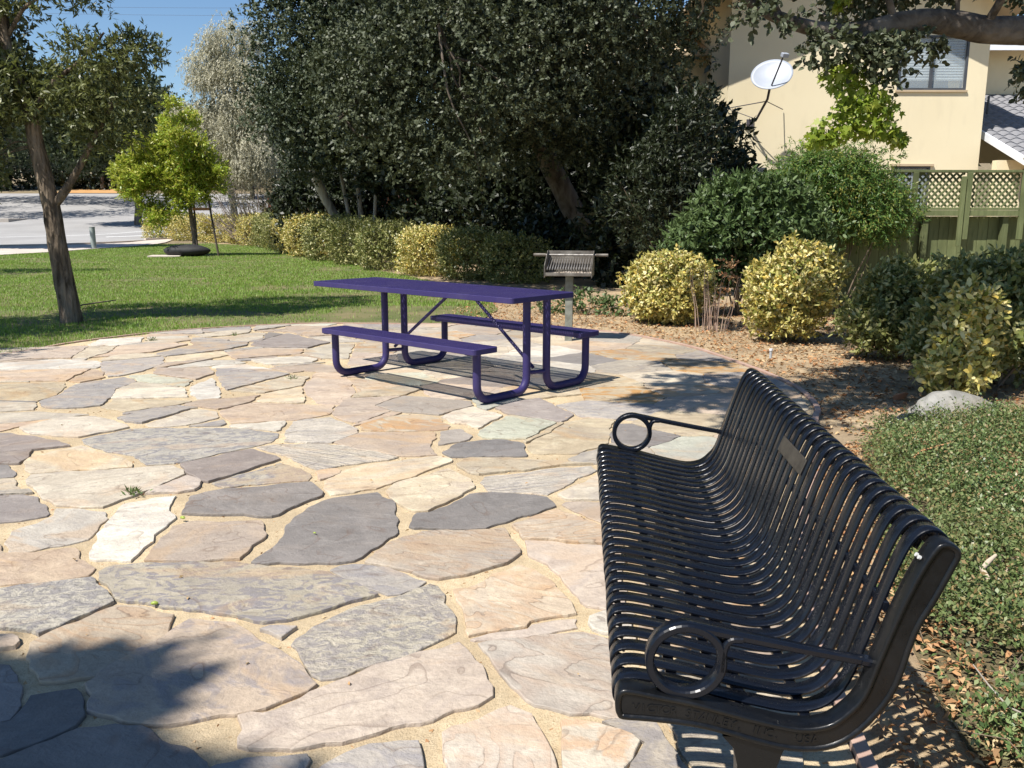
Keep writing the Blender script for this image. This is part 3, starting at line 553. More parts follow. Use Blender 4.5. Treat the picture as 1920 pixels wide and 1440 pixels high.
('D',[(0.696,0.166),(0.197,0.358),(-0.167,-0.083),(0.002,-0.834),(0.656,-0.598)]),
('O',[(-0.658,10.262),(-1.023,10.034),(-1.057,9.792),(-0.594,9.601),(-0.414,9.919)]),
('P',[(-1.992,10.958),(-1.815,10.637),(-1.334,10.614),(-1.326,10.625),(-1.320,10.923),(-1.812,10.952)]),
('M',[(-2.215,7.888),(-2.146,7.766),(-1.747,8.033)]),
('L',[(-2.729,5.899),(-2.709,5.859),(-2.256,6.072),(-2.254,6.077),(-2.425,6.160)]),
('L',[(-3.603,10.000),(-3.758,10.426),(-3.901,10.326),(-4.091,10.155),(-4.228,10.002)]),
('W',[(-1.611,1.153),(-1.577,1.072),(-1.357,0.950),(-0.994,1.392),(-0.812,1.836),(-1.334,1.836)]),
('R',[(-0.818,10.613),(-0.689,10.883),(-0.731,10.888),(-1.320,10.923),(-1.326,10.625)]),
('G',[(-0.567,-1.333),(-1.423,-0.455),(-2.173,-0.666),(-2.182,-0.678),(-2.181,-1.446),(-1.427,-1.896)]),
('K',[(1.323,9.983),(0.783,9.704),(0.794,9.469),(1.293,9.194),(1.479,9.748),(1.451,9.797)]),
('M',[(-2.857,8.628),(-2.578,8.907),(-2.578,8.908),(-2.677,9.009),(-2.949,8.743)]),
('R',[(-4.975,7.968),(-4.985,7.932),(-4.962,7.920),(-4.428,8.165),(-4.432,8.175)]),
('K',[(0.369,4.673),(0.509,4.642),(0.843,4.720),(0.817,5.002),(0.615,5.119),(0.313,4.749)]),
('C',[(-4.502,7.028),(-4.518,6.995),(-3.988,7.024),(-3.992,7.056)]),
('O',[(0.547,3.503),(0.580,3.509),(0.897,3.828),(0.858,4.020),(0.570,4.019),(0.509,3.550)]),
('R',[(-6.824,1.265),(-6.078,1.535),(-6.304,2.573),(-6.948,2.610),(-6.940,2.397),(-6.865,1.536)]),
('C',[(-2.702,6.811),(-2.681,6.864),(-3.093,7.038),(-3.114,7.026),(-3.142,6.789),(-3.129,6.747)]),
('O',[(-0.210,10.797),(-0.212,10.519),(-0.002,10.320),(0.101,10.319),(0.408,10.612),(0.251,10.669),(-0.028,10.752)]),
('W',[(-2.564,3.270),(-2.766,3.123),(-2.613,2.669),(-2.244,2.662),(-2.006,2.786),(-2.078,2.915),(-2.341,3.296)]),
('R',[(-3.872,-0.005),(-3.015,0.612),(-3.228,1.757),(-4.399,1.112)]),
('R',[(1.360,4.281),(1.140,4.445),(0.844,4.090),(0.897,3.828),(1.218,3.722)]),
('C',[(1.598,7.043),(1.667,7.420),(1.435,7.611),(0.927,7.435),(1.084,6.917)]),
('G',[(-4.427,5.420),(-3.689,5.647),(-3.981,6.123),(-4.590,5.538)]),
('D',[(-3.929,6.332),(-3.926,6.288),(-3.507,6.244),(-3.508,6.272)]),
('K',[(0.665,1.147),(0.291,1.164),(0.081,1.058),(0.197,0.358),(0.640,0.188),(0.696,0.690)]),
('K',[(1.140,4.445),(1.119,4.518),(0.845,4.690),(0.667,4.640),(0.575,4.141),(0.844,4.090)]),
('L',[(0.592,7.419),(0.277,7.475),(0.013,7.251),(0.049,6.901),(0.471,6.853)]),
('R',[(-3.437,5.542),(-3.379,5.413),(-3.277,5.368),(-3.078,5.719)]),
('R',[(0.932,2.838),(0.783,2.820),(0.479,2.444),(0.779,2.274),(0.916,2.686)]),
('S',[(0.277,7.475),(0.099,7.795),(-0.159,7.822),(-0.294,7.688),(-0.258,7.390),(0.013,7.251)]),
('R',[(1.498,5.803),(1.781,6.028),(1.822,6.190),(1.562,6.519),(1.177,6.445),(1.031,6.192),(1.106,6.010)]),
('C',[(2.213,6.449),(1.822,6.190),(1.781,6.028),(2.048,5.873),(2.186,6.291),(2.197,6.352)]),
('S',[(-0.870,6.884),(-1.250,7.192),(-1.352,7.115),(-1.199,6.605)]),
('G',[(0.082,6.358),(-0.111,6.537),(-0.301,6.427),(-0.255,6.100),(-0.181,6.005)]),
('G',[(1.119,4.518),(1.421,4.893),(1.258,5.264),(1.067,5.269),(0.817,5.002),(0.845,4.690)]),
('C',[(-0.294,7.688),(-0.724,7.750),(-0.809,7.480),(-0.599,7.114),(-0.258,7.390)]),
('P',[(-2.734,4.631),(-2.815,4.924),(-3.212,4.753),(-3.276,4.617)]),
('K',[(-1.339,10.377),(-1.670,10.072),(-1.604,9.835),(-1.091,9.764),(-1.057,9.792),(-1.023,10.034)]),
('K',[(1.298,9.179),(1.176,8.857),(1.620,8.495),(1.918,8.770),(1.887,8.887),(1.831,9.060),(1.813,9.104)]),
('C',[(0.324,5.632),(0.064,5.111),(0.089,5.094),(0.352,5.613)]),
('O',[(-5.927,-0.716),(-4.964,-0.966),(-4.446,-0.291),(-5.533,0.347),(-5.599,0.341)]),
('C',[(0.334,-2.581),(-0.188,-2.312),(-0.988,-2.862),(-0.911,-3.188),(-0.868,-3.177),(-0.330,-2.967),(0.133,-2.723)]),
('R',[(-5.020,7.918),(-5.046,7.908),(-5.270,7.498),(-5.389,7.136),(-5.292,7.074),(-4.753,7.433)]),
('K',[(-5.292,7.074),(-5.205,6.958),(-4.518,6.995),(-4.508,7.017),(-4.721,7.454)]),
('G',[(-2.821,10.872),(-2.719,10.714),(-2.329,10.770),(-2.224,10.966),(-2.361,10.971),(-2.507,10.956),(-2.702,10.911)]),
('R',[(-0.071,6.799),(-0.614,7.015),(-0.742,6.888),(-0.614,6.420),(-0.432,6.352),(-0.111,6.537)]),
('D',[(1.067,5.269),(0.784,5.609),(0.686,5.597),(0.607,5.124),(0.817,5.002)]),
('L',[(1.150,3.744),(0.897,3.828),(0.580,3.509),(1.059,3.259),(1.062,3.266)]),
('L',[(-2.883,9.364),(-2.772,9.334),(-2.738,9.601),(-2.801,9.612)]),
('O',[(1.562,6.519),(1.702,6.864),(1.598,7.043),(1.084,6.917),(1.065,6.881),(1.177,6.445)]),
('R',[(-2.054,10.280),(-1.815,10.637),(-1.992,10.958),(-2.152,10.964)]),
('S',[(0.101,10.319),(0.504,9.908),(0.771,10.454),(0.767,10.457),(0.519,10.571),(0.408,10.612)]),
('K',[(-0.585,9.150),(-1.076,9.133),(-1.194,8.570),(-1.149,8.520),(-0.570,8.702)]),
('P',[(-4.359,4.177),(-3.988,4.711),(-4.000,4.810),(-4.427,5.420),(-4.590,5.538),(-4.728,5.569),(-5.401,4.785),(-5.380,4.698)]),
('L',[(0.095,9.630),(-0.178,9.950),(-0.414,9.919),(-0.594,9.601),(-0.477,9.277),(0.085,9.588)]),
('O',[(-4.080,8.242),(-4.247,8.262),(-4.226,8.174),(-4.070,8.138)]),
('W',[(-3.486,5.290),(-4.000,4.810),(-3.988,4.711),(-3.664,4.606),(-3.276,4.617),(-3.188,4.804)]),
('R',[(-4.986,6.668),(-4.969,6.399),(-4.630,6.363),(-4.142,6.425),(-4.393,6.831),(-4.573,6.883)]),
('R',[(-2.090,8.509),(-2.191,8.451),(-1.834,8.216),(-1.828,8.217)]),
('R',[(-0.178,9.950),(-0.002,10.320),(-0.212,10.519),(-0.639,10.333),(-0.658,10.262),(-0.414,9.919)]),
('C',[(-4.607,1.189),(-4.928,1.782),(-5.955,1.449),(-5.729,0.445),(-5.599,0.341),(-5.533,0.347)]),
('R',[(0.783,2.820),(0.487,3.097),(0.415,2.584),(0.538,2.517)]),
('R',[(0.737,-0.569),(0.002,-0.834),(-0.125,-1.119),(0.750,-1.579),(0.763,-1.202)])]
PATIO=[(-5.27,8.20),(-5.55,7.97),(-5.87,7.71),(-6.16,7.39),(-6.40,7.00),(-6.58,6.52),(-6.74,5.96),(-6.87,5.35),(-6.96,4.69),(-7.00,4.00),(-7.00,3.24),(-6.97,2.40),(-6.89,1.53),(-6.77,0.71),(-6.60,0.00),(-6.38,-0.60),(-6.11,-1.14),(-5.80,-1.62),(-5.43,-2.04),(-5.00,-2.40),(-4.48,-2.72),(-3.88,-2.99),(-3.23,-3.20),(-2.59,-3.34),(-2.00,-3.40),(-1.43,-3.35),(-0.86,-3.21),(-0.32,-2.99),(0.15,-2.75),(0.50,-2.50),(0.71,-2.24),(0.80,-1.94),(0.81,-1.63),(0.80,-1.31),(0.80,-1.00),(0.81,-0.69),(0.80,-0.38),(0.78,-0.06),(0.76,0.23),(0.75,0.50),(0.76,0.73),(0.77,0.93),(0.78,1.12),(0.80,1.30),(0.82,1.50),(0.84,1.72),(0.87,1.94),(0.90,2.16),(0.93,2.38),(0.97,2.60),(1.02,2.81),(1.07,3.01),(1.12,3.20),(1.18,3.40),(1.25,3.60),(1.32,3.80),(1.40,4.00),(1.49,4.20),(1.57,4.40),(1.65,4.60),(1.73,4.82),(1.81,5.04),(1.88,5.27),(1.95,5.48),(2.01,5.66),(2.06,5.80),(2.10,5.90),(2.14,5.98),(2.17,6.08),(2.20,6.20),(2.23,6.35),(2.25,6.51),(2.27,6.68),(2.28,6.87),(2.27,7.09),(2.24,7.34),(2.20,7.64),(2.14,7.94),(2.08,8.23),(2.02,8.49),(1.97,8.71),(1.92,8.90),(1.86,9.07),(1.79,9.24),(1.70,9.42),(1.59,9.61),(1.48,9.81),(1.34,10.01),(1.18,10.19),(1.00,10.35),(0.78,10.48),(0.53,10.60),(0.26,10.70),(-0.02,10.78),(-0.30,10.85),(-0.59,10.90),(-0.90,10.94),(-1.21,10.96),(-1.50,10.97),(-1.76,10.98),(-1.98,10.99),(-2.16,11.00),(-2.34,11.00),(-2.51,10.99),(-2.71,10.94),(-2.94,10.86),(-3.20,10.76),(-3.45,10.64),(-3.70,10.50),(-3.92,10.35),(-4.11,10.18),(-4.29,9.98),(-4.45,9.77),(-4.59,9.56),(-4.71,9.36),(-4.79,9.18),(-4.83,9.01),(-4.86,8.84),(-4.92,8.65),(-5.05,8.43)]

# ------------------------------------------------------------------ ground
mb = MB()
xs = [-130, -60, -30, -10, 0, 10, 30, 60, 110]; ys = [-25, -5, 10, 25, 40, 44]+[44+4*i for i in range(1, 32)]
V = [(x, y, terr(y)-.034) for y in ys for x in xs]; nx = len(xs)
F = [(j*nx+i, j*nx+i+1, (j+1)*nx+i+1, (j+1)*nx+i) for j in range(len(ys)-1) for i in range(nx-1)]
tag(mb.add(V, F, 0, True).build('ground', M_EARTH), kind='structure')

ASPH = [(-18.2, 47.6), (-19.2, 45.5), (-19.9, 41.5), (-20.8, 39.2), (-22.4, 37.6), (-28, 33), (-40, 25), (-100, 12), (-100, 98.5), (-8, 98.5), (-12, 70), (-16.5, 53)]
tag(drape('road', ASPH, M_ASPH, -.016), kind='structure')
tag(drape('pavement', [(-17.6, 29.7), (-17.1, 32.3), (-17.0, 35.4), (-16.7, 38.5), (-16.9, 41.6), (-18.0, 46.9), (-18.95, 45.6), (-19.65, 41.6), (-20.5, 39.4), (-22.2, 37.9), (-28, 33.3), (-40, 25.3), (-40, 18), (-26, 22), (-19.5, 26)], M_WALK, .006), kind='structure')
# kerb between pavement and asphalt
kb = [(-18.1, 47.2), (-19.05, 45.55), (-19.75, 41.55), (-20.6, 39.3), (-22.3, 37.75), (-28, 33.15), (-40, 25.15)]
mb = MB()
for (x0, y0), (x1, y1) in zip(kb[:-1], kb[1:]):
    L = hypot(x1-x0, y1-y0); mb.box(((x0+x1)/2, (y0+y1)/2, .02+terr((y0+y1)/2)), (L+.03, .15, .12), rz=atan2(y1-y0, x1-x0))
tag(mb.build('kerb', M_WALK), kind='structure')
def ribbon(name, P, wd, mat, eps):
    P = catmull(P, 5); mb = MB(); V = []
    for i in range(len(P)):
        t = P[min(i+1, len(P)-1)]-P[max(i-1, 0)]; t /= np.linalg.norm(t); n = np.array([-t[1], t[0]])
        for s_ in (-1, 1):
            q = P[i]+n*wd/2*s_; V.append((q[0], q[1], terr(q[1])+eps))
    return mb.add(V, [(2*i, 2*i+2, 2*i+3, 2*i+1) for i in range(len(P)-1)]).build(name, mat)
tag(ribbon('lane_line', [(-44, 40), (-34, 45.5), (-28.3, 48), (-24.1, 50.3), (-22.8, 52.5), (-21.6, 56), (-20.5, 62)], .24, M_LINE, -.008), kind='structure')
tag(ribbon('stop_line', [(-22.4, 48.4), (-19.9, 50.2)], .42, M_LINE, -.008), kind='structure')
tag(drape('leaf_strewn_bank', [(-51, 98.6), (-43, 98.6), (-41, 106), (-53, 106)], simple('orange_leaf_bank', (.42, .21, .07), (.50, .30, .13), 1.5, .95, .3), .03), kind='structure')
mb = MB(); mb.prism([(-50, 57), (-35.8, 62.6), (-36.2, 67.5), (-50, 66)], terr(64)-.3, terr(64)+.14)
tag(mb.build('far_pavement', M_WALK), kind='structure')

# mulch and dirt round the patio on the right
tag(drape('dirt_bed', [(1.0, -6), (14, -6), (14, 13.2), (8, 13.6), (1.5, 16.5), (-1.0, 17.6), (-2.6, 19.2), (-5.6, 26.6), (-9.2, 35), (-12, 41), (-16, 44.6), (-19.0, 47.6), (-15, 49), (-8, 38), (0, 26), (16, 26), (16, -8), (1, -8)][:12]+[(-19.3, 48.6), (-14, 48), (-8, 38), (0, 27), (20, 27), (20, -6)], M_DIRT, -.026) if 0 else
    MB().add([(x, y, -.026) for x, y in [(.4, -6), (20, -6), (20, 27), (0, 27), (-8, 38), (-14, 43.9), (-17, 43.9), (-15.2, 43.2), (-12.3, 40.6), (-9.4, 35), (-5.9, 26.2), (-2.9, 19.0), (-1.6, 15.5), (-1.1, 12.8), (-.9, 8)]], [list(range(15))]).build('dirt_bed', M_DIRT), kind='structure')

LAWN = [(-5.0, 8.5), (-4.71, 9.36), (-3.92, 10.38), (-2.71, 10.99), (-1.76, 11.02), (-.5, 10.9), (-.2, 12.8), (-.6, 15.6), (-2.0, 19.0), (-4.9, 25.5), (-8.5, 33.6), (-11.4, 39.3), (-14.7, 42.8), (-16.9, 41.5), (-16.7, 38.5), (-17.0, 35.4), (-17.1, 32.3), (-17.6, 29.7), (-19.5, 26), (-26, 22), (-26, 6.5), (-6.45, 6.5), (-5.6, 7.9)]
tag(MB().add([(x, y, -.012) for x, y in LAWN], [list(range(len(LAWN)))]).build('lawn', M_SOIL), kind='structure')

# ------------------------------------------------------------------ leaves
rng = np.random.default_rng(3)
def unit(a): return a/(np.linalg.norm(a, axis=-1, keepdims=True)+1e-9)
def fnoise(P, scale, seed):
    r = np.random.default_rng(seed); o = np.zeros(len(P))
    for i in range(7):
        k = unit(r.normal(size=3))*scale*r.uniform(.6, 1.7); o += np.sin(P@k+r.uniform(0, 6.28))
    return o/2.6
def leaf_quads(B, D, N, L, W, fold=.18):
    D = unit(D); S = unit(np.cross(D, N)); Nn = np.cross(S, D)
    L = np.asarray(L).reshape(-1, 1); W = np.asarray(W).reshape(-1, 1)
    mid = B+D*L*.42
    V = np.stack([B, mid+S*W*.5+Nn*W*fold, B+D*L, mid-S*W*.5+Nn*W*fold], 1).reshape(-1, 3)
    F = np.arange(len(B)*4).reshape(-1, 4)
    return V, F
def leaf_hex(B, D, N, L, W, fold=.12):
    D = unit(D); S = unit(np.cross(D, N)); Nn = np.cross(S, D); L = np.asarray(L).reshape(-1, 1); W = np.asarray(W).reshape(-1, 1)
    q = [B]
    for t_, s_ in ((.28, .46), (.68, .42), (1.0, 0), (.68, -.42), (.28, -.46)): q.append(B+D*L*t_+S*W*s_+Nn*W*fold*(1 if s_ else -.6))
    return np.stack(q, 1).reshape(-1, 3), np.arange(len(B)*6).reshape(-1, 6)
def sprig_leaves(blobs, ns, k, sl, L, W, up=.35, droop=0.0, seed=1, hole=-.55, hs=1.6, shell=(.55, 1.02), spread=.9, sq=2.0, zmin=None, outw=.7, lv=.3, sun=.25, lump=.10, stray=0.0, hexa=False, clump=0.0, cden=2.2, cfill=.3):
    """blobs (x,y,z,rx,ry,rz[,weight]); returns leaf quads grown on short sprigs over the blobs' outer shell"""
    r = np.random.default_rng(seed); b = np.array([list(q[:6])+[q[6] if len(q) > 6 else 1.0] for q in blobs], float)
    if clump:
        big = b.copy(); rows = []
        for q_ in big:
            A_ = 4*pi*((q_[3]*q_[4]+q_[4]*q_[5]+q_[3]*q_[5])/3); m_ = max(4, int(cden*A_*q_[6]/(pi*clump**2)))
            dd_ = unit(r.normal(size=(m_, 3))); rr_ = clump*r.uniform(.55, 1.25, m_)
            c_ = q_[:3]+dd_*np.maximum(q_[3:6]-rr_[:, None]*.55, .05)*r.uniform(.72, 1.06, (m_, 1))
            for c1, r1 in zip(c_, rr_): rows.append([*c1, r1*r.uniform(.9, 1.4), r1*r.uniform(.9, 1.2), r1*r.uniform(.55, .85), 1.0])
        n_in = int(ns*cfill); sub_ = np.array(rows)
        a_ = sprig_leaves([tuple(q_) for q_ in big], n_in, k, sl, L*1.1, W*1.1, up, droop, seed+50, -9, hs, (.25, .82), spread, sq, zmin, outw, lv, sun, lump, 0, hexa)
        c2 = sprig_leaves([tuple(q_) for q_ in sub_], ns-n_in, k, min(sl, clump*.55), L, W, up, droop, seed+51, hole, hs, (.45, 1.05), spread, 2.0, zmin, outw, lv, sun, .12, stray, hexa)
        return join(a_, c2)
    ar = (b[:, 3]*b[:, 4]+b[:, 4]*b[:, 5]+b[:, 3]*b[:, 5])*b[:, 6]; ar /= ar.sum()
    bi = r.choice(len(b), ns, p=ar); q = b[bi]
    d = unit(r.normal(size=(ns, 3)))
    if sq != 2.0:
        m = (np.abs(d)**sq).sum(1, keepdims=True)**(1/sq); dd = d/m
    else: dd = d
    rad = r.uniform(shell[0]**3, shell[1]**3, (ns, 1))**(1/3)
    bump_ = 1+lump*fnoise(dd*2.2+q[:, :3], 1.3, seed+5).reshape(-1, 1)+lump*.6*fnoise(dd*5.5+q[:, :3], 1.3, seed+6).reshape(-1, 1)
    if stray: bump_ = bump_+np.where(r.random((ns, 1)) < stray, r.uniform(.04, .16, (ns, 1)), 0)
    O = q[:, :3]+dd*q[:, 3:6]*rad*bump_
    keep = fnoise(O, hs, seed+9) > hole
    if zmin is not None: keep &= O[:, 2] > zmin
    O = O[keep]; out = unit(d[keep]/q[keep][:, 3:6]); n = len(O)
    sd_ = unit(out*outw+r.normal(size=(n, 3))*.55+np.array([0, 0, up-droop*1.0]))
    sl_ = sl*r.uniform(.5, 1.3, (n, 1))
    t = np.linspace(.1, 1, k)
    P = (O[:, None, :]+sd_[:, None, :]*sl_[:, None, :]*t[None, :, None]+np.array([0, 0, -droop])*(t**2)[None, :, None]*sl_[:, None, :]).reshape(-1, 3)
    SDv = np.repeat(sd_, k, 0); OUT = np.repeat(out, k, 0)
    D = unit(SDv*.6+r.normal(size=P.shape)*spread*.6+np.array([0, 0, -droop*.7]))
    Nn = unit(OUT*.85+r.normal(size=P.shape)*.55+np.array([-.12*sun*4, -.1*sun*4, .40]))
    l_ = L*r.uniform(1-lv, 1+lv, len(P)); w_ = W*r.uniform(1-lv, 1+lv, len(P))
    return (leaf_hex if hexa else leaf_quads)(P, D, Nn, l_, w_)

def crown(name, parent, mat, VF, kind=None, label=None):
    """the leaves given in world coordinates, as one part of parent"""
    V, F = VF; off = np.array(parent.location)
    return tag(link(name, quick(name, V-off, F, mat), parent), label=label, kind=kind)
def join(*vf):
    Vs, Fs, o = [], [], 0
    for V, F in vf: Vs.append(V); Fs.append(F+o); o += len(V)
    return np.concatenate(Vs), np.concatenate(Fs)

def wiggle(a, b, n, amp, rnd):
    a, b = np.array(a, float), np.array(b, float); P = [a]
    for i in range(1, n):
        P.append(a+(b-a)*i/n+np.array([rnd.uniform(-amp, amp) for _ in range(3)]))
    P.append(b); return P
def limbs(parent, mat, paths, name='trunk', seg=9, rough=.06):
    """paths: list of (points, r0, r1)"""
    mb = MB()
    for P, r0, r1 in paths:
        P = catmull(P, 4); n = len(P)
        mb.tube(P, [r0+(r1-r0)*i/(n-1) for i in range(n)], seg, rough=rough, rnd=R)
    return mb.build(name, mat, parent, world=True)

# ------------------------------------------------------------------ patio
patio = tag(MB().add([(x, y, -.0115) for x, y in PATIO], [list(range(len(PATIO)))]).build('stone_patio', M_SAND), kind='structure')
def rough_outline(W, rnd, step=.034, amp=.0085, inset=.0005):
    W = np.array(W); n = len(W)
    # inset: move every edge inwards
    out = []
    for i in range(n):
        a, b, c = W[i-1], W[i], W[(i+1) % n]
        e1 = (b-a)/max(np.linalg.norm(b-a), 1e-6); e2 = (c-b)/max(np.linalg.norm(c-b), 1e-6)
        n1 = np.array([-e1[1], e1[0]]); n2 = np.array([-e2[1], e2[0]]); m = n1+n2; m /= max(np.linalg.norm(m), .3)
        ins = inset*rnd.uniform(.3, 1.9); out.append(b+m*ins/max(.5, m@n1))
    W = np.array(out); P = []
    for i in range(n):
        a, b, c, d = W[i-1], W[i], W[(i+1) % n], W[(i+2) % n]
        L = np.linalg.norm(c-b); k = max(1, int(L/step)); e = (c-b)/max(L, 1e-6); nn = np.array([e[1], -e[0]])
        ph, ph2 = rnd.uniform(0, 6.28), rnd.uniform(0, 6.28); bow = rnd.uniform(-.012, .014)*min(1, L/.5)
        for j in range(k):
            t = j/k
            q = b+(c-b)*t
            q = q+nn*(bow*4*t*(1-t)+math.sin(pi*t)*(amp*1.2*sin(t*L*18+ph)+amp*.8*sin(t*L*43+ph2))+amp*.5*rnd.uniform(-1, 1))
            P.append(q)
    # round off the corners a touch
    P = np.array(P); m = len(P)
    P = P*.8+(np.roll(P, 1, 0)+np.roll(P, -1, 0))*.10
    return P
rs = random.Random(77)
OUTL = []
for k_, W in STONES:
    W = np.array(W); c = W.mean(0)
    P = rough_outline(W, rs); OUTL.append(P)
    ang = rs.uniform(-.5, .5); ca, sa = cos(-ang), sin(-ang)
    q = P-c; q = np.stack([q[:, 0]*ca-q[:, 1]*sa, q[:, 0]*sa+q[:, 1]*ca], 1)
    n = len(q); zt = rs.uniform(-.004, .005); tx, ty = rs.uniform(-.006, .006), rs.uniform(-.006, .006)
    def ring(f, z, jit=0.0):
        cc = q.mean(0); o = []
        for p_ in q:
            d_ = cc-p_; l = np.linalg.norm(d_); r2 = p_+d_/max(l, 1e-6)*min(f, l*.3)
            o.append((r2[0], r2[1], z+zt+tx*r2[0]+ty*r2[1]+rs.uniform(-jit, jit)))
        return o
    V = ring(0, -.03)+ring(0, -.007, .0015)+ring(.0010, -.0018, .001)+ring(.0038, 0.0)
    F = []
    for k in range(3):
        for i in range(n): F.append((k*n+i, k*n+(i+1) % n, (k+1)*n+(i+1) % n, (k+1)*n+i))
    F.append(list(range(3*n, 4*n)))
    me = bpy.data.meshes.new('flagstone'); me.from_pydata(V, [], F); me.materials.append(SM[k_]); me.update()
    link('flagstone', me, patio, (c[0], c[1], 0), ang)
# thin board that edges the patio
mb = MB(); Pn = np.array(PATIO); nP = len(Pn)
nrm = []
for i in range(nP):
    t = Pn[(i+1) % nP]-Pn[i-1]; t /= np.linalg.norm(t); nrm.append((t[1], -t[0]))
nrm = np.array(nrm); A, B = Pn+nrm*.005, Pn+nrm*.045
V = [(x, y, -.06) for x, y in A]+[(x, y, .004) for x, y in A]+[(x, y, .004) for x, y in B]+[(x, y, -.06) for x, y in B]
F = []
for k in range(3):
    for i in range(nP): F.append((k*nP+(i+1) % nP, k*nP+i, (k+1)*nP+i, (k+1)*nP+(i+1) % nP))
mb.add(V, F).build('edging', M_EDGE, patio)

# ------------------------------------------------------------------ picnic table
def paint(name, col, rough, dust, spec=.5, coat=0.0, bs=.05, scale=40):
    g = G(name); v = g.coord(); n = g.noise(v, scale, 5, .65); n2 = g.noise(v, 5, 4, .6); n3 = g.noise(v, 210, 2)
    c = g.mix(g.ramp(n2, [(.45, 0.0), (.75, .35)]), col, dust)
    c = g.mix(g.ramp(n3, [(.68, 0.0), (.74, .5)]), c, dust)
    rg = g.ramp(n, [(.3, rough*.7), (.7, min(1, rough*1.5))])
    return g.bsdf(c, rg, g.bump(n, bs, .002), spec=spec, Coat_Weight=coat, Coat_Roughness=.12)
M_PURP = paint('purple_coating', (.034, .026, .105), .45, (.075, .062, .135), .3, bs=.15)
tb = empty('picnic_table', (-0.6571, 7.308, 0), -0.7359, 'purple coated metal picnic table with attached mesh benches standing on the flagstone patio', 'picnic table')
def mesh_panel(name, u0, u1, v0, v1, zt, skirt, r=.03, pu=.0185, pv=.043):
    """expanded metal sheet inside a folded rim"""
    mb = MB(); th = .004; wd = .0058
    nv = int(round((v1-v0-.02)/pv)); nu = int(round((u1-u0-.02)/pu)); dv = (v1-v0-.02)/nv; du = (u1-u0-.02)/nu
    V, F = [], []
    def strand(a, b, z):
        e = np.array(b)-np.array(a); e /= np.linalg.norm(e); n_ = np.array([-e[1], e[0]])*wd/2
        i = len(V)
        for q in (a, b):
            for s_, zz in ((-1, -th), (1, -th), (1, th), (-1, th)): V.append((q[0]+n_[0]*s_, q[1]+n_[1]*s_, z+zz))
        F.extend([(i, i+1, i+5, i+4), (i+1, i+2, i+6, i+5), (i+2, i+3, i+7, i+6), (i+3, i, i+4, i+7)])
    for i in range(nu):
        for j in range(nv):
            x0 = u0+.01+i*du; y0 = v0+.01+j*dv
            strand((x0, y0+dv/2), (x0+du/2, y0), zt-.004); strand((x0, y0+dv/2), (x0+du/2, y0+dv), zt-.004)
            strand((x0+du/2, y0), (x0+du, y0+dv/2), zt-.004); strand((x0+du/2, y0+dv), (x0+du, y0+dv/2), zt-.004)
    o = link(name, quick(name, np.array(V), np.array(F), M_PURP), tb); o['kind'] = 'stuff'
    # rim: folded strip with rounded corners
    path = []
    for cx, cy, a0 in ((u1-r, v1-r, 0), (u0+r, v1-r, 90), (u0+r, v0+r, 180), (u1-r, v0+r, 270)):
        for k in range(5): a = radians(a0+90*k/4); path.append((cx+r*cos(a), cy+r*sin(a), cos(a), sin(a)))
    prof = [(-.024, -.001), (-.003, 0.0), (0, -.003), (0, -skirt+.003), (-.003, -skirt), (-.006, -skirt+.002), (-.006, -.006), (-.024, -.006)]
    m = len(prof); nP_ = len(path); V2 = [(x+nx_*a, y+ny_*a, zt+b) for x, y, nx_, ny_ in path for a, b in prof]
    F2 = [(i*m+k, ((i+1) % nP_)*m+k, ((i+1) % nP_)*m+(k+1) % m, i*m+(k+1) % m) for i in range(nP_) for k in range(m)]
    rim = MB().add(V2, F2, 0).build(name.replace('mesh', 'rim'), M_PURP, tb)
    return o, rim
mesh_panel('tabletop_mesh', -1.2167, 1.2167, -.368, .368, .769, .042)
for s_ in (-1, 1): mesh_panel('seat_mesh', -.6016, 1.1979, s_*.6105-.126, s_*.6105+.126, .431, .040)
def uframe(u, vs, vi):
    r = .115; sg = 1 if vi > vs else -1; P = [(u, vs, .40), (u, vs, .30), (u, vs, r+.032)]
    for k in range(1, 7):
        a = radians(90*k/6); P.append((u, vs+sg*r*(1-cos(a)), r+.032-r*sin(a)))
    P.append((u, (vs+vi)/2, .032))
    for k in range(0, 7):
        a = radians(90*k/6); P.append((u, vi-sg*r*(1-sin(a)), .032+r*(1-cos(a))))
    P += [(u, vi, .35), (u, vi, .74)]
    MB().tube(P, .0305, 16).build('leg', M_PURP, tb)
for u, uf in ((1.098, 1.143), (-.572, -.525)):
    uframe(u, -.6105, -.068); uframe(uf, .6105, .114)
    MB().tube([(u, -.04, .17), (uf, .09, .17)], .016, 10).build('crossbar', M_PURP, tb)
    MB().box(((u+uf)/2, 0, .738), (.05, .66, .03), bev=.004).build('top_bearer', M_PURP, tb)
    for s_ in (-1, 1): MB().box((u if s_ < 0 else uf, s_*.6105, .395), (.05, .2, .03), bev=.004).build('seat_bearer', M_PURP, tb)
MB().tube([(1.09, .02, .20), (.41, .02, .735)], .0135, 10).build('brace', M_PURP, tb)
MB().tube([(-.55, .02, .20), (.20, .02, .735)], .0135, 10).build('brace', M_PURP, tb)
for y_ in (-.2, .2): MB().box((0, y_, .728), (2.3, .025, .02)).build('stiffener', M_PURP, tb)

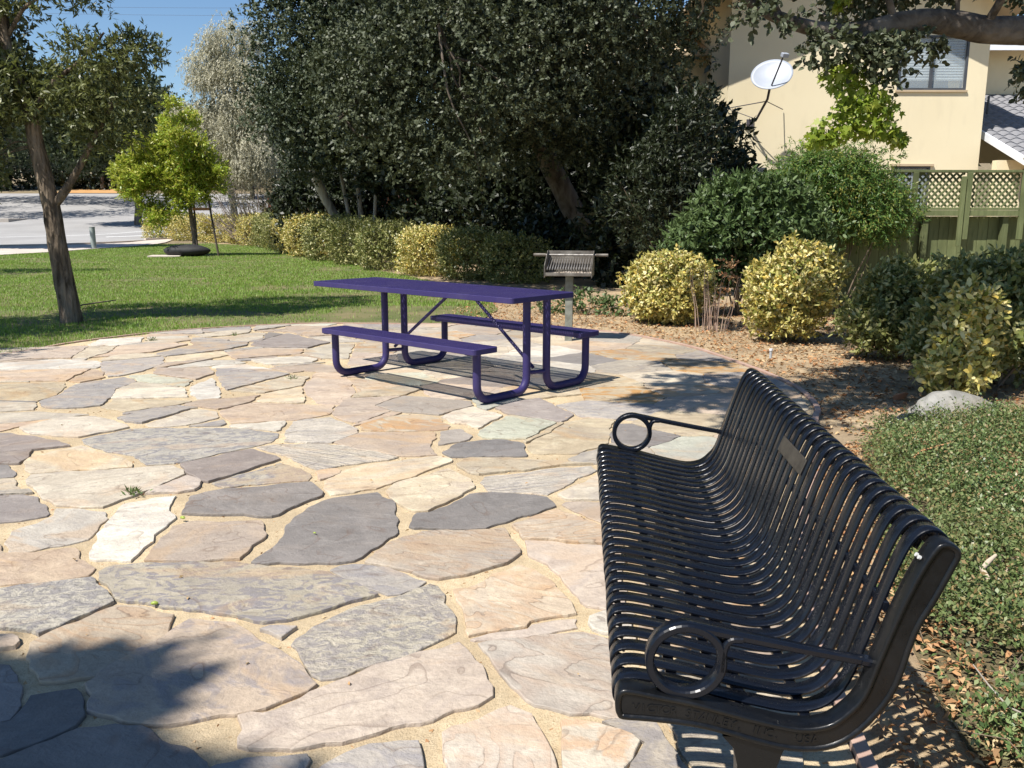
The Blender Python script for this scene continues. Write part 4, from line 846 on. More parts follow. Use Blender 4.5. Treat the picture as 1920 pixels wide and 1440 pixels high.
# ------------------------------------------------------------------ park bench
M_BLK = paint('black_gloss_paint', (.004, .0055, .010), .25, (.012, .014, .018), .30, coat=.15, bs=.03, scale=26)
M_CAST = paint('black_cast_paint', (.0035, .004, .005), .32, (.022, .022, .022), .30, coat=.12, bs=.35, scale=60)
BL = 1.8473
bn = empty('park_bench', (0.205, 1.5274, 0), 1.4934-pi/2, 'black steel ribbon park bench with ring armrests and a small plaque, at the patio edge', 'bench')
sp = [(.03, .378), (.008, .388), (-.004, .408), (-.003, .428), (.010, .443), (.035, .4475), (.075, .443), (.15, .4295), (.22, .413), (.29, .399), (.345, .391), (.39, .3975), (.425, .420), (.452, .462), (.474, .53), (.499, .615), (.524, .695), (.541, .740), (.556, .763), (.574, .774), (.594, .773), (.610, .759), (.616, .738), (.611, .712), (.602, .692)]
SPc = catmull(sp, 3)
def ribbon_slat(W_, th):
    mb = MB(); V, F = [], []; n = len(SPc)
    cs = [(-W_/2+.0012, th/2), (0, th/2+.0003), (W_/2-.0012, th/2), (W_/2, th*.25), (W_/2-.001, -th/2), (-W_/2+.001, -th/2), (-W_/2, th*.25)]
    m = len(cs)
    for i in range(n):
        t = SPc[min(i+1, n-1)]-SPc[max(i-1, 0)]; t /= np.linalg.norm(t); nx_, nz_ = -t[1], t[0]
        for y, h in cs: V.append((SPc[i][0]+nx_*h, y, SPc[i][1]+nz_*h))
    for i in range(n-1):
        for k in range(m): F.append((i*m+k, i*m+(k+1) % m, (i+1)*m+(k+1) % m, (i+1)*m+k))
    mb.add(V, F, 0, False); mb.sm = [k % 7 in (0, 1) for k in range(len(F))]
    mb.add(V[:m], [list(range(m))]); mb.add(V[-m:], [list(range(m))[::-1]])
    return mb.mesh('slat', M_BLK)
sm_ = ribbon_slat(.0425, .0060); NS = 29
for i in range(NS):
    y = .048+.030+(BL-.096-.060)*i/(NS-1)
    link('slat', sm_, bn, (R.uniform(-.001, .001), y, R.uniform(-.0006, .0006)))
# end castings: the measured outline
oc = [(-.003, .44), (-.004, .415), (0, .400), (.011, .391), (.062, .389), (.147, .382), (.216, .367), (.267, .353), (.334, .340), (.401, .345), (.449, .372), (.494, .425), (.525, .487), (.55, .593), (.58, .661), (.605, .723), (.613, .745), (.609, .762), (.592, .772), (.574, .770), (.562, .756), (.542, .717), (.513, .640), (.482, .540), (.459, .462), (.428, .421), (.398, .399), (.348, .391), (.28, .403), (.213, .419), (.152, .434), (.076, .447), (.03, .455), (.008, .454)]
OC = catmull(oc, 3, True)
def off_poly(P, d):
    n = len(P); o = []
    for i in range(n):
        t = P[(i+1) % n]-P[i-1]; t /= np.linalg.norm(t)+1e-9; o.append(P[i]+np.array([-t[1], t[0]])*d)
    return np.array(o)
ar_ = .5*sum(OC[i][0]*OC[(i+1) % len(OC)][1]-OC[(i+1) % len(OC)][0]*OC[i][1] for i in range(len(OC)))
if ar_ < 0: OC = OC[::-1]
def casting(y0, side):
    rings = []; T = .048
    for d, y in ((.0125, .0042), (.0112, .0036), (.0100, 0.0006), (.0045, 0.0), (.0012, .0012), (0.0, .004), (0.0, T-.005), (.0012, T-.0015), (.005, T)):
        q = off_poly(OC, d); rings.append([(x, y0+(y if side < 0 else T-y), z) for x, z in q])
    n = len(OC); V = [p_ for r_ in rings for p_ in r_]; F = []
    for k in range(len(rings)-1):
        for i in range(n): F.append((k*n+i, k*n+(i+1) % n, (k+1)*n+(i+1) % n, (k+1)*n+i))
    F.append(list(range(n))); F.append([(len(rings)-1)*n+i for i in range(n)][::-1])
    mb = MB().add(V, F, 0, False); mb.sm = [True]*(len(F)-2)+[False, False]
    return mb.build('end_casting', M_CAST, bn)
end_near = casting(0.0, -1); end_far = casting(BL-.048, 1)
# raised letters on the side of the casting
cur = 0.0
band = [(.03, .4185), (.09, .4165), (.15, .4075), (.22, .3925), (.29, .377), (.35, .367), (.40, .371)]; bc = catmull(band, 6)
seglen = np.concatenate([[0], np.cumsum(np.linalg.norm(np.diff(bc, axis=0), axis=1))])
def on_band(s_):
    i = min(max(int(np.searchsorted(seglen, s_))-1, 0), len(bc)-2); f = (s_-seglen[i])/(seglen[i+1]-seglen[i]); q = bc[i]+(bc[i+1]-bc[i])*f
    d_ = bc[i+1]-bc[i]; return q, atan2(d_[1], d_[0])
dg = bpy.context.evaluated_depsgraph_get()
for ch in 'VICTOR STANLEY, INC.  USA':
    if ch != ' ':
        cu = bpy.data.curves.new('letter', 'FONT'); cu.body = ch; cu.size = .0235; cu.extrude = .0016; cu.align_x = 'CENTER'
        ob = bpy.data.objects.new('letter', cu); COL.objects.link(ob)
        bpy.context.view_layer.update(); dg = bpy.context.evaluated_depsgraph_get(); me = ob.evaluated_get(dg).to_mesh()
        q, a = on_band(cur+.006)
        V = []
        for v_ in me.vertices:
            x, y = v_.co.x, v_.co.y-.008
            V.append((q[0]+x*cos(a)-y*sin(a), .0036-v_.co.z, q[1]+x*sin(a)+y*cos(a)))
        MB().add(V, [list(p_.vertices) for p_ in me.polygons]).build('raised_letter', M_CAST, end_near)
        ob.to_mesh_clear(); bpy.data.objects.remove(ob); bpy.data.curves.remove(cu)
    cur += .0145
# armrests
def armrest(y0):
    W_ = .036; mb = MB()
    def strip(P, th, wd, closed=False):
        P = np.array(P); n = len(P); V, F = [], []
        for i in range(n):
            t = (P[(i+1) % n]-P[i-1]) if closed else (P[min(i+1, n-1)]-P[max(i-1, 0)])
            t = t/np.linalg.norm(t); nx_, nz_ = -t[1], t[0]
            h = th[i]/2 if not np.isscalar(th) else th/2; w_ = (wd[i] if not np.isscalar(wd) else wd)/2; b = .003
            for y, d_ in ((-w_+b, h), (w_-b, h), (w_, h-b), (w_, -h+b), (w_-b, -h), (-w_+b, -h), (-w_, -h+b), (-w_, h-b)):
                V.append((P[i][0]+nx_*d_, y0+y, P[i][1]+nz_*d_))
        for i in range(n if closed else n-1):
            for k in range(8): F.append((i*8+k, i*8+(k+1) % 8, ((i+1) % n)*8+(k+1) % 8, ((i+1) % n)*8+k))
        mb.add(V, F, 0, False); mb.sm[-len(F):] = [k % 8 in (0, 4) for k in range(len(F))]
        if not closed: mb.add(V[:8], [list(range(8))]); mb.add(V[-8:], [list(range(8))[::-1]])
    c = (.130, .5115); r = .0695
    strip([(c[0]+r*cos(a), c[1]+r*sin(a)) for a in np.linspace(0, 2*pi, 41)[:-1]], .0165, W_, True)
    P = catmull([(.100, .5745), (.135, .5805), (.175, .5745), (.24, .562), (.33, .5455), (.42, .530), (.475, .521)], 5); n = len(P)
    strip(P, [.0145]*n, [W_-(W_-.020)*i/(n-1) for i in range(n)])
    P = catmull([(.1985, .495), (.1995, .52), (.203, .545), (.213, .559), (.235, .561)], 4)
    strip(P, [.012]*len(P), [W_]*len(P))
    mb.box((.470, y0, .522), (.022, .026, .016), ry=.15, bev=.004)
    return mb.build('armrest', M_BLK, bn)
armrest(.028); armrest(BL-.028)
# plaque
M_PLAQ = simple('bronze_plaque', (.06, .052, .042), (.12, .105, .085), 30, .5, .3, .002, metal=.6)
ang_ = atan2(.075, .028)
MB().box((.512+.0055, .872, .7145-.021), (.046, .262, .005), ry=-(ang_), bev=.0015).build('plaque', M_PLAQ, bn)
for y in (.0175, .031): MB().tube([(.551-(.004), y, .7365), (.5475-(.004), y, .7385)], .0042, 8).build('bolt', simple('bolt_tip', (.5, .5, .48), None, 8, .4), bn)
# rods that carry the slats, pedestal legs
for x, z in ((.115, .424), (.205, .405), (.372, .3835), (.507, .622), (.583, .752)):
    MB().box((x, BL/2, z), (.022, BL-.10, .010) if z < .5 else (.010, BL-.10, .022), bev=.002).build('rail', M_BLK, bn)
for y, s_ in ((.03, 1), (BL-.03, -1)):
    mb = MB()
    V = []
    for z, x0, x1, h in ((.362, .205, .335, .022), (.335, .228, .322, .021), (.30, .236, .312, .02), (.20, .240, .300, .02), (.10, .232, .310, .021), (.05, .205, .345, .024), (.018, .12, .43, .028), (0.002, .10, .45, .03)):
        V += [(x0, y-h, z), (x1, y-h, z), (x1, y+h, z), (x0, y+h, z)]
    F = [(k*4+i, k*4+4+i, k*4+4+(i+1) % 4, k*4+(i+1) % 4) for k in range(7) for i in range(4)]+[(0, 1, 2, 3), (31, 30, 29, 28)]
    mb.add(V, F).build('leg', M_CAST, bn)
MB().box((.27, BL/2, .335), (.03, BL-.12, .03), bev=.004).build('stretcher', M_BLK, bn)

# ------------------------------------------------------------------ grill
M_GSTEEL = simple('weathered_grill_steel', (.10, .085, .07), (.24, .22, .19), 14, .65, .5, .004, metal=.5)
M_GDARK = simple('sooty_steel', (.012, .011, .010), (.05, .04, .035), 20, .8, .4, .003, metal=.3)
M_ASH = simple('ash', (.30, .24, .18), (.55, .50, .44), 18, .95, .8, .01)
M_POST = simple('weathered_grill_post', (.10, .10, .08), (.24, .25, .21), 12, .75, .4, .004)
gr = empty('charcoal_grill', (.625, 9.5, 0), radians(-9), 'rusty steel park charcoal grill on a single post behind the picnic table', 'grill'); gr.scale = (1.065, 1.065, 1.065)
MB().box((0, 0, .33), (.075, .075, .70), bev=.006).build('post', M_POST, gr)
MB().box((0, 0, .676), (.47, .34, .012), bev=.002).build('firebox_floor', M_GSTEEL, gr)
MB().box((0, .172, .795), (.475, .006, .235), bev=.001).build('back_plate', M_GSTEEL, gr)
for s_ in (-1, 1):
    V = []
    for x in (s_*.238-.003, s_*.238+.003): V += [(x, -.185, .655), (x, .175, .67), (x, .175, .915), (x, .10, .915), (x, -.185, .775)]
    MB().add(V, [(0, 1, 2, 3, 4), (9, 8, 7, 6, 5)]+[(i, i+5, (i+1) % 5+5, (i+1) % 5) for i in range(5)]).build('side_plate', M_GSTEEL, gr)
MB().box((0, -.172, .690), (.46, .012, .03), bev=.002).build('front_lip', M_GSTEEL, gr)
mb = MB(); V = []
for j in range(9):
    for i in range(13): V.append((-.225+.45*i/12, -.16+.30*j/8, .685+.018*R.random()))
mb.add(V, [(j*13+i, j*13+i+1, (j+1)*13+i+1, (j+1)*13+i) for j in range(8) for i in range(12)], 0, True); tag(mb.build('ash_bed', M_ASH, gr), kind='stuff')
M_BAR = simple('grate_steel', (.16, .14, .12), (.42, .40, .37), 30, .5, .3, .002, metal=.6)
b_ = MB().tube([(0, -.15, 0), (0, .155, .10)], .0058, 8).mesh('grate_bar', M_BAR)
for i in range(17): link('grate_bar', b_, gr, (-.215+.43*i/16, 0, .735))
MB().tube([(-.385, .11, .872), (.385, .11, .872)], .0095, 8).build('grate_rod', M_BAR, gr)
for s_ in (-1, 1): MB().tube([(s_*.26, .11, .872), (s_*.385, .11, .872)], .0155, 10).build('grip', M_GSTEEL, gr)

# ------------------------------------------------------------------ bollard
bo = empty('bollard', (-17.2, 36.0, 0), 0, 'short round grey metal bollard on the far edge of the lawn by the road', 'bollard')
MB().tube([(0, 0, 0), (0, 0, .84)], .105, 18).build('post', simple('galvanised_post', (.23, .27, .25), (.34, .38, .36), 5, .5, .1), bo)
mb = MB(); mb.tube([(0, 0, .84), (0, 0, .87)], .11, 18); mb.build('cap', simple('post_cap', (.18, .2, .19), (.26, .28, .27), 5, .5, .1), bo)

# ------------------------------------------------------------------ leaf colours
LM_OAK = leaf_mat('oak_leaf', [(.030, .040, .018), (.048, .060, .028), (.072, .086, .044), (.105, .118, .068)], .10, .5, .3, (.12, .16, .03))
LM_OAK2 = leaf_mat('oak_leaf_bluish', [(.028, .042, .020), (.046, .064, .031), (.070, .090, .046), (.10, .12, .068)], .08, .5, .3, (.10, .14, .04))
LM_LEFT = leaf_mat('left_tree_leaf', [(.036, .052, .018), (.066, .086, .026), (.11, .13, .04), (.19, .20, .075)], .25, .40, .45, (.22, .26, .04))
LM_DARK = leaf_mat('dark_leaf', [(.012, .018, .008), (.021, .030, .012), (.034, .043, .018)], .10, .45, .4, (.06, .1, .02))  # albedo lowered so the colour carries deep shade under the oaks
LM_FAR = leaf_mat('far_leaf', [(.028, .042, .018), (.046, .062, .026), (.07, .086, .038)], .15, .5, .3, (.1, .14, .03))
LM_PALE = leaf_mat('pale_leaf', [(.40, .375, .27), (.52, .49, .36), (.66, .62, .49), (.45, .43, .29)], .35, .55, .3, (.4, .4, .26))
LM_YG = leaf_mat('young_tree_leaf', [(.14, .27, .02), (.28, .43, .035), (.50, .57, .07), (.68, .56, .14)], .38, .40, .4, (.40, .46, .04), patch=(.36, .36, .06))
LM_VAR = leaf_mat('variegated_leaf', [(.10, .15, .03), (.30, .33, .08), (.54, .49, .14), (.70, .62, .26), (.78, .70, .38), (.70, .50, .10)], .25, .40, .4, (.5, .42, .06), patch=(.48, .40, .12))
LM_VAR_SHADE = leaf_mat('shaded_variegated_leaf', [(.07, .10, .022), (.15, .18, .045), (.30, .30, .10), (.52, .48, .22)], .25, .40, .4, (.26, .28, .05), patch=(.24, .24, .08))  # darker copy of the variegated leaf, with shade put into its colour
LM_GLOSS = leaf_mat('glossy_green_leaf', [(.026, .048, .014), (.045, .078, .022), (.075, .12, .036), (.13, .18, .07)], .12, .45, .25, (.14, .24, .03))
LM_FERN = leaf_mat('feathery_leaf', [(.038, .085, .018), (.065, .135, .026), (.12, .21, .045), (.30, .27, .06)], .26, .45, .35, (.20, .30, .04), patch=(.10, .18, .035))
LM_MAPLE = leaf_mat('maple_leaf', [(.13, .20, .025), (.22, .31, .035), (.33, .40, .055), (.46, .46, .10)], .45, .42, .4, (.45, .52, .05), patch=(.25, .34, .04))
LM_GC = leaf_mat('groundcover_leaf', [(.035, .070, .022), (.075, .135, .038), (.14, .21, .065), (.25, .30, .13), (.34, .20, .10)], .22, .40, .4, (.2, .28, .05), patch=(.16, .18, .065))
M_BARK = bark_mat('grey_brown_bark', (.055, .042, .032), (.17, .14, .11), s=8)
M_BARK2 = bark_mat('furrowed_bark', (.035, .027, .020), (.22, .17, .12), sc=(1, 1, .22), s=16, bs=1, bd=.04)
M_BARKP = bark_mat('pale_bark', (.20, .18, .15), (.44, .41, .36), s=6)
M_BARKO = bark_mat('smooth_oak_bark', (.040, .032, .026), (.15, .125, .10), sc=(1, 1, 1), s=7, bs=.9)
M_TWIG = simple('twig', (.12, .09, .06), (.22, .17, .12), 8, .9, .2)

# ------------------------------------------------------------------ lawn grass
def pts_in(poly, n, r, dens=None):
    P = np.array(poly); out = []; got = 0
    while got < n:
        X = r.uniform(P[:, 0].min(), P[:, 0].max(), n*2); Y = r.uniform(P[:, 1].min(), P[:, 1].max(), n*2)
        k = in_poly(poly, X, Y)
        if dens is not None: k &= r.random(len(X)) < dens(X, Y)
        out.append(np.stack([X[k], Y[k]], 1)); got += int(k.sum())
    return np.concatenate(out)[:n]
r_ = np.random.default_rng(8)
def gd(X, Y):
    d = np.clip((11.5/np.maximum(Y, 6))**1.5, .06, 1)
    vis = (np.abs(X) < Y*.66+1.2)
    P = np.stack([X, Y, 0*X], 1)
    bare = fnoise(P, .9, 21)+.8*fnoise(P, 2.7, 22)
    edge = (X > -2.6) & (Y < 13.2)
    return d*np.where(vis, 1, .12)*np.where(edge & (bare > .1), .22, 1)*np.where(bare > 1.35, .35, 1)
GP = pts_in(LAWN, 210000, r_, gd); n = len(GP)
dist = GP[:, 1]
h = (.022+.03*r_.random(n))*(1+.5*fnoise(np.c_[GP, GP[:, 0]*0], 1.4, 4)*.4); wd = (.0035+.00045*dist)*r_.uniform(.7, 1.4, n)
th = r_.uniform(0, 2*pi, n); ln = r_.uniform(0, .9, n)*h
B = np.c_[GP, np.full(n, -.014)]; S = np.stack([np.cos(th), np.sin(th), 0*th], 1)*wd[:, None]*.5
lean = np.stack([-np.sin(th), np.cos(th), 0*th], 1)*ln[:, None]*r_.choice([-1, 1], n)[:, None]
V = np.stack([B-S, B+S, B+lean+np.c_[0*h, 0*h, h]], 1).reshape(-1, 3)
LM_GRASS = leaf_mat('grass_blade', [(.11, .20, .025), (.165, .30, .038), (.23, .39, .055), (.38, .47, .13)], .35, .5, .3, (.24, .36, .03), patch=(.22, .33, .05))
tag(link('lawn_grass', quick('lawn_grass', V, np.arange(n*3).reshape(-1, 3), LM_GRASS)), 'green lawn grass covering the ground between the patio and the road', 'grass', kind='stuff')

# ------------------------------------------------------------------ ground cover
GC = [(1.02, -.5), (1.12, 1.4), (1.22, 2.2), (1.36, 2.9), (1.62, 3.7), (1.9, 4.45), (2.12, 5.12), (2.6, 5.5), (3.2, 5.62), (4.4, 5.5), (5.2, 4.5), (4.6, 2.2), (3.4, .2), (2, -.8)]
tag(MB().add([(x, y, -.020) for x, y in GC], [list(range(len(GC)))]).build('groundcover_soil', M_GCS), kind='structure')
r_ = np.random.default_rng(18)
def gcd(X, Y):
    P = np.stack([X, Y, 0*X], 1); f = fnoise(P, 5.0, 31)
    e = np.clip((X-(1.12+.0*Y)-np.interp(Y, [1.4, 2.2, 2.9, 3.7, 4.45, 5.12], [-.12, -.05, .1, .38, .7, .95]))/.25, .12, 1)
    bare = np.where((X < 1.38) & (Y < 2.4) & (f > -.5), .45, 1)
    return np.where((np.abs(X) < Y*.62+.6), 1, .1)*np.where(f < -.8, .15, 1)*e*bare
GP = pts_in(GC, 15500, r_, gcd); n = len(GP)
base_h = .015+.05*np.clip(1+1.1*fnoise(np.c_[GP, 0*GP[:, 0]], 3.2, 32)+.7*fnoise(np.c_[GP, 0*GP[:, 0]], 9, 33), 0, 3)*.8+.02*r_.random(n)
k = 8
sd_ = unit(np.c_[r_.normal(size=(n, 2)), r_.uniform(.1, .9, n)]); sl = r_.uniform(.04, .13, n)
t = np.linspace(.05, 1, k)
O = np.c_[GP, base_h*.5]
P = (O[:, None]+sd_[:, None]*sl[:, None, None]*t[None, :, None]); P[:, :, 2] = np.maximum(P[:, :, 2]+base_h[:, None]*.45*t[None, :], .0)
P = P.reshape(-1, 3); D = unit(np.repeat(sd_, k, 0)*.4+r_.normal(size=P.shape)*.7); N = unit(r_.normal(size=P.shape)*.5+np.array([0, 0, 1.0]))
gL = .0195*r_.uniform(.65, 1.35, len(P)); V, F = leaf_quads(P, D, N, gL, gL*.52)
tag(link('groundcover_leaves', quick('groundcover_leaves', V, F, LM_GC)), 'low small-leaved green ground cover spreading beside and behind the bench', 'ground cover', kind='stuff')
# woody stems of the ground cover
mb = MB()
for q in pts_in(GC, 260, r_, lambda X, Y: np.where(np.abs(X) < Y*.62+.6, 1, .05)):
    a = R.uniform(0, 6.28); L = R.uniform(.08, .35); z = R.uniform(.02, .08)
    mb.tube([(q[0], q[1], z*.5), (q[0]+cos(a)*L*.5, q[1]+sin(a)*L*.5, z+.02), (q[0]+cos(a+.3)*L, q[1]+sin(a+.3)*L, z)], R.uniform(.0012, .0028), 4, cap=False)
tag(mb.build('groundcover_stems', M_TWIG), 'thin brown woody stems running through the ground cover', 'stems', kind='stuff')

# ------------------------------------------------------------------ litter
def litter(name, poly, n, mats, size, seed, dens=None, z=.0, label=''):
    r = np.random.default_rng(seed); Q = pts_in(poly, n, r, dens)
    th = r.uniform(0, 2*pi, n); D = np.c_[np.cos(th), np.sin(th), r.uniform(-.25, .25, n)]
    N = unit(r.normal(size=(n, 3))*.35+np.array([0, 0, 1])); L = size*r.uniform(.4, 1.7, n)
    V, F = leaf_hex(np.c_[Q, z+r.uniform(.0, .014, n)], D, N, L, L*r.uniform(.12, .62, n), .45)
    return tag(link(name, quick(name, V, F, mats)), label, 'litter', kind='stuff')
LM_LIT = leaf_mat('dry_leaf', [(.20, .12, .06), (.36, .22, .11), (.50, .36, .18), (.60, .49, .30), (.40, .17, .07)], .12, .7, .2, (.4, .25, .08))
DB = [(.9, 5.5), (1.9, 5.3), (2.7, 5.5), (4.6, 5.4), (6, 8), (6, 13), (2, 14.5), (-.8, 14.5), (-.9, 11.2), (1.15, 10.4), (1.8, 9.5), (2.1, 8.5), (2.34, 7.1), (2.1, 5.6)]
litter('leaf_litter', DB, 17000, LM_LIT, .034, 51, lambda X, Y: np.clip(9/Y, .3, 1), -.022, 'dry tan leaves and bark flakes strewn over the dirt under the shrubs')
litter('bench_side_litter', [(.92, .5), (1.35, .8), (1.5, 2.0), (1.42, 2.8), (1.85, 4.2), (2.15, 5.2), (1.8, 4.9), (1.35, 3.7), (1.05, 2.6), (.9, 1.5)], 3400, LM_LIT, .026, 52, None, -.012, 'dry orange and brown leaves lying in the strip of dirt behind the bench')
litter('groundcover_litter', GC, 2600, LM_LIT, .024, 54, lambda X, Y: np.where(np.abs(X) < Y*.62+.6, np.clip(3/np.maximum(Y, 1), .3, 1), .05), .045, 'yellowed and brown fallen leaves caught in the ground cover')
# crumbs caught in the joints between the flagstones
r_ = np.random.default_rng(61); Q = pts_in(PATIO, 26000, r_, lambda X, Y: np.where((Y > 1.5) & (np.abs(X) < Y*.62+.3), np.clip(5/Y, .2, 1), 0))
hit = np.zeros(len(Q), bool)
for P in OUTL:
    lo, hi = P.min(0), P.max(0); k = (~hit) & (Q[:, 0] > lo[0]) & (Q[:, 0] < hi[0]) & (Q[:, 1] > lo[1]) & (Q[:, 1] < hi[1])
    idx = np.where(k)[0]
    if len(idx): hit[idx] = in_poly([tuple(q) for q in P], Q[idx, 0], Q[idx, 1])
Qj = Q[~hit][:3400]; n = len(Qj); th = r_.uniform(0, 6.28, n)
L = .013*r_.uniform(.3, 1.8, n); V, F = leaf_quads(np.c_[Qj, np.full(n, -.015)], np.c_[np.cos(th), np.sin(th), r_.uniform(-.2, .5, n)], unit(r_.normal(size=(n, 3))*.6+[0, 0, 1]), L, L*.55, .3)
tag(link('joint_crumbs', quick('joint_crumbs', V, F, LM_LIT)), 'brown leaf crumbs caught in the sandy joints between the flagstones', 'litter', kind='stuff')
Qp = Q[~hit][3400:8200]; mb = MB()
pv = [(1, 0, 0), (-1, 0, 0), (0, 1, 0), (0, -1, 0), (0, 0, 1), (0, 0, -.3)]; pf = [(0, 2, 4), (2, 1, 4), (1, 3, 4), (3, 0, 4), (2, 0, 5), (1, 2, 5), (3, 1, 5), (0, 3, 5)]
V = []; F = []
for i, q in enumerate(Qp):
    s_ = R.uniform(.0012, .0048); a = R.uniform(0, 3); zs = R.uniform(.5, 1)
    for x, y, z in pv: V.append((q[0]+s_*(x*cos(a)-y*sin(a))*R.uniform(.7, 1.3), q[1]+s_*(x*sin(a)+y*cos(a)), -.0175+z*s_*zs))
    F += [[b+6*i for b in f] for f in pf]
tag(link('joint_grit', quick('joint_grit', np.array(V), np.array(F), simple('grit', (.30, .23, .15), (.58, .48, .33), 40, .9, .1))), 'coarse sandy grit lying in the joints between the flagstones', 'grit', kind='stuff')
LM_SLEAF = leaf_mat('orange_dry_leaf', [(.45, .22, .10), (.52, .34, .15), (.40, .28, .16)], .2, .7, .2)  # orange-tan dry leaf colours
r_ = np.random.default_rng(63); Qs = pts_in(PATIO, 70, r_, lambda X, Y: np.where((Y > 1.7) & (X < Y*.4) & (X > -Y*.6), np.clip(4/Y, .3, 1), 0)); n = len(Qs); th = r_.uniform(0, 6.28, n)
L = .016*r_.uniform(.5, 1.7, n); V, F = leaf_quads(np.c_[Qs, np.full(n, .0065)], np.c_[np.cos(th), np.sin(th), r_.uniform(0, .2, n)], unit(r_.normal(size=(n, 3))*.3+[0, 0, 1]), L, L*.5, .4)
tag(link('scattered_leaf_bits', quick('scattered_leaf_bits', V, F, LM_SLEAF)), 'tiny dry leaf bits scattered on top of the flagstones', 'litter', kind='stuff')

# weeds growing from the joints
M_WEED = leaf_mat('weed_leaf', [(.07, .12, .04), (.12, .18, .06), (.18, .24, .09)], .25, .5, .3)
for i, (x, y, s_, lb) in enumerate([(-1.87, 4.08, 1.0, 'small grey-green weed sprouting from a joint in the left foreground of the patio'),
                                    (-1.85, 7.18, .8, 'little green weed in a patio joint left of the picnic table'),
                                    (-3.95, 9.4, .9, 'tuft of weeds at the far left patio edge next to the shaded lawn'),
                                    (-3.2, 9.9, .7, 'small weed in the far patio joint below the lawn shadow')]):
    e = empty('weed', (x, y, 0), 0, lb, 'weed')
    r = np.random.default_rng(70+i); n = 46; a = r.uniform(0, 6.28, n); el = r.uniform(.15, 1.2, n)
    D = np.c_[np.cos(a)*np.cos(el), np.sin(a)*np.cos(el), np.sin(el)]; t_ = r.uniform(0, .05, n)[:, None]*s_
    V, F = leaf_quads(np.array([0, 0, -.01])+D*t_+np.c_[r.normal(size=(n, 2))*.014*s_, np.zeros(n)], D, unit(r.normal(size=(n, 3))+[0, 0, .8]), .032*s_*r.uniform(.5, 1.3, n), .009*s_*r.uniform(.7, 1.4, n))
    link('leaves', quick('leaves', V, F, M_WEED), e)
    mb = MB()
    for k in range(7):
        a = k*.9+i; mb.tube([(0, 0, -.015), (cos(a)*.02*s_, sin(a)*.02*s_, .02*s_), (cos(a)*.045*s_, sin(a)*.045*s_, .035*s_)], .0011, 4)
    mb.build('stems', M_TWIG, e)
M_POD = simple('green_pod', (.22, .30, .04), (.36, .42, .08), 20, .4, .1)
for (x, y, s_, lb) in [(-1.49, 3.73, .014, 'yellow-green pod lying in the joint beside the white flagstone'), (-1.26, 2.85, .013, 'yellow-green pod lying on the big mottled flagstone'), (-.85, 3.54, .007, 'small yellow leaf bit on the big dark slate flagstone')]:
    mb = MB(); mb.tube([(-s_, 0, 0), (-s_*.7, 0, .001), (0, .001, .002), (s_*.7, 0, .001), (s_, 0, 0)], [s_*.1, s_*.42, s_*.55, s_*.42, s_*.1], 8)
    tag(mb.build('seed_pod', M_POD, None, (x, y, .0085), R.uniform(-.6, .2)), lb, 'pod', 'green pods on the patio')

# ------------------------------------------------------------------ shrubs
def shrub(name, label, cat, base, blobs, mat, ns, k, sl, L, W, seed, stems=5, group=None, **kw):
    e = empty(name, base, 0, label, cat, group)
    kw.setdefault('lump', .15); kw.setdefault('stray', .2); kw.setdefault('lv', .42)
    VF = sprig_leaves(blobs, ns, k, sl, L, W, seed=seed, **kw)
    kw.pop('x', 0)
    crown('foliage', e, mat, VF)
    rr = random.Random(seed); paths = []
    for i in range(stems):
        b = blobs[i % len(blobs)]; a = rr.uniform(0, 6.28)
        tip = (b[0]+cos(a)*b[3]*.6, b[1]+sin(a)*b[4]*.6, b[2]+b[5]*rr.uniform(.1, .6))
        paths.append((wiggle((base[0]+cos(a)*.06, base[1]+sin(a)*.06, base[2]-.03), tip, 3, .05, rr), .014, .004))
    limbs(e, M_TWIG, paths, 'stems', 6, 0)
    return e
# hedge along the far side of the lawn
HL = [(-19.0, 48.3, 1.0, 1.42, 'leftmost shrub of the clipped hedge, at the corner of the road'),
      (-16.9, 46.6, 1.0, 1.42, 'second hedge shrub from the road, left of the young staked tree'),
      (-15.0, 45.2, 1.0, 1.42, 'yellow-green hedge shrub directly behind the trunk of the young staked tree'),
      (-13.0, 43.2, 1.05, 1.45, 'yellow hedge shrub just right of the young staked tree trunk'),
      (-11.5, 40.6, .95, 1.45, 'sunlit yellow hedge shrub, second to the right of the young staked tree'),
      (-10.1, 37.8, .95, 1.45, 'yellow-green hedge shrub, third to the right of the young staked tree'),
      (-8.9, 35.1, .95, 1.42, 'yellow-green hedge shrub beneath the leaning pale trunks'),
      (-7.8, 32.4, .95, 1.42, 'tall sunlit yellow hedge shrub standing proud near the middle of the lawn edge'),
      (-6.65, 29.7, .95, 1.40, 'brightest yellow hedge shrub where the hedge turns into the shade'),
      (-5.5, 27.2, .85, 1.38, 'half shaded hedge shrub just right of the brightest yellow one'),
      (-4.3, 24.9, .85, 1.28, 'dark green hedge shrub in the shade above the left end of the tabletop'),
      (-3.15, 22.7, .82, 1.20, 'dark shaded hedge shrub left of the isolated yellow one'),
      (-1.95, 20.5, .62, 1.08, 'isolated sunlit yellow shrub in the shaded part of the hedge'),
      (-.95, 19.3, .60, 1.06, 'dark shaded hedge shrub behind the middle of the picnic table'),
      (.15, 18.4, .68, .98, 'low brownish shaded hedge shrub left of the grill, last of the hedge')]
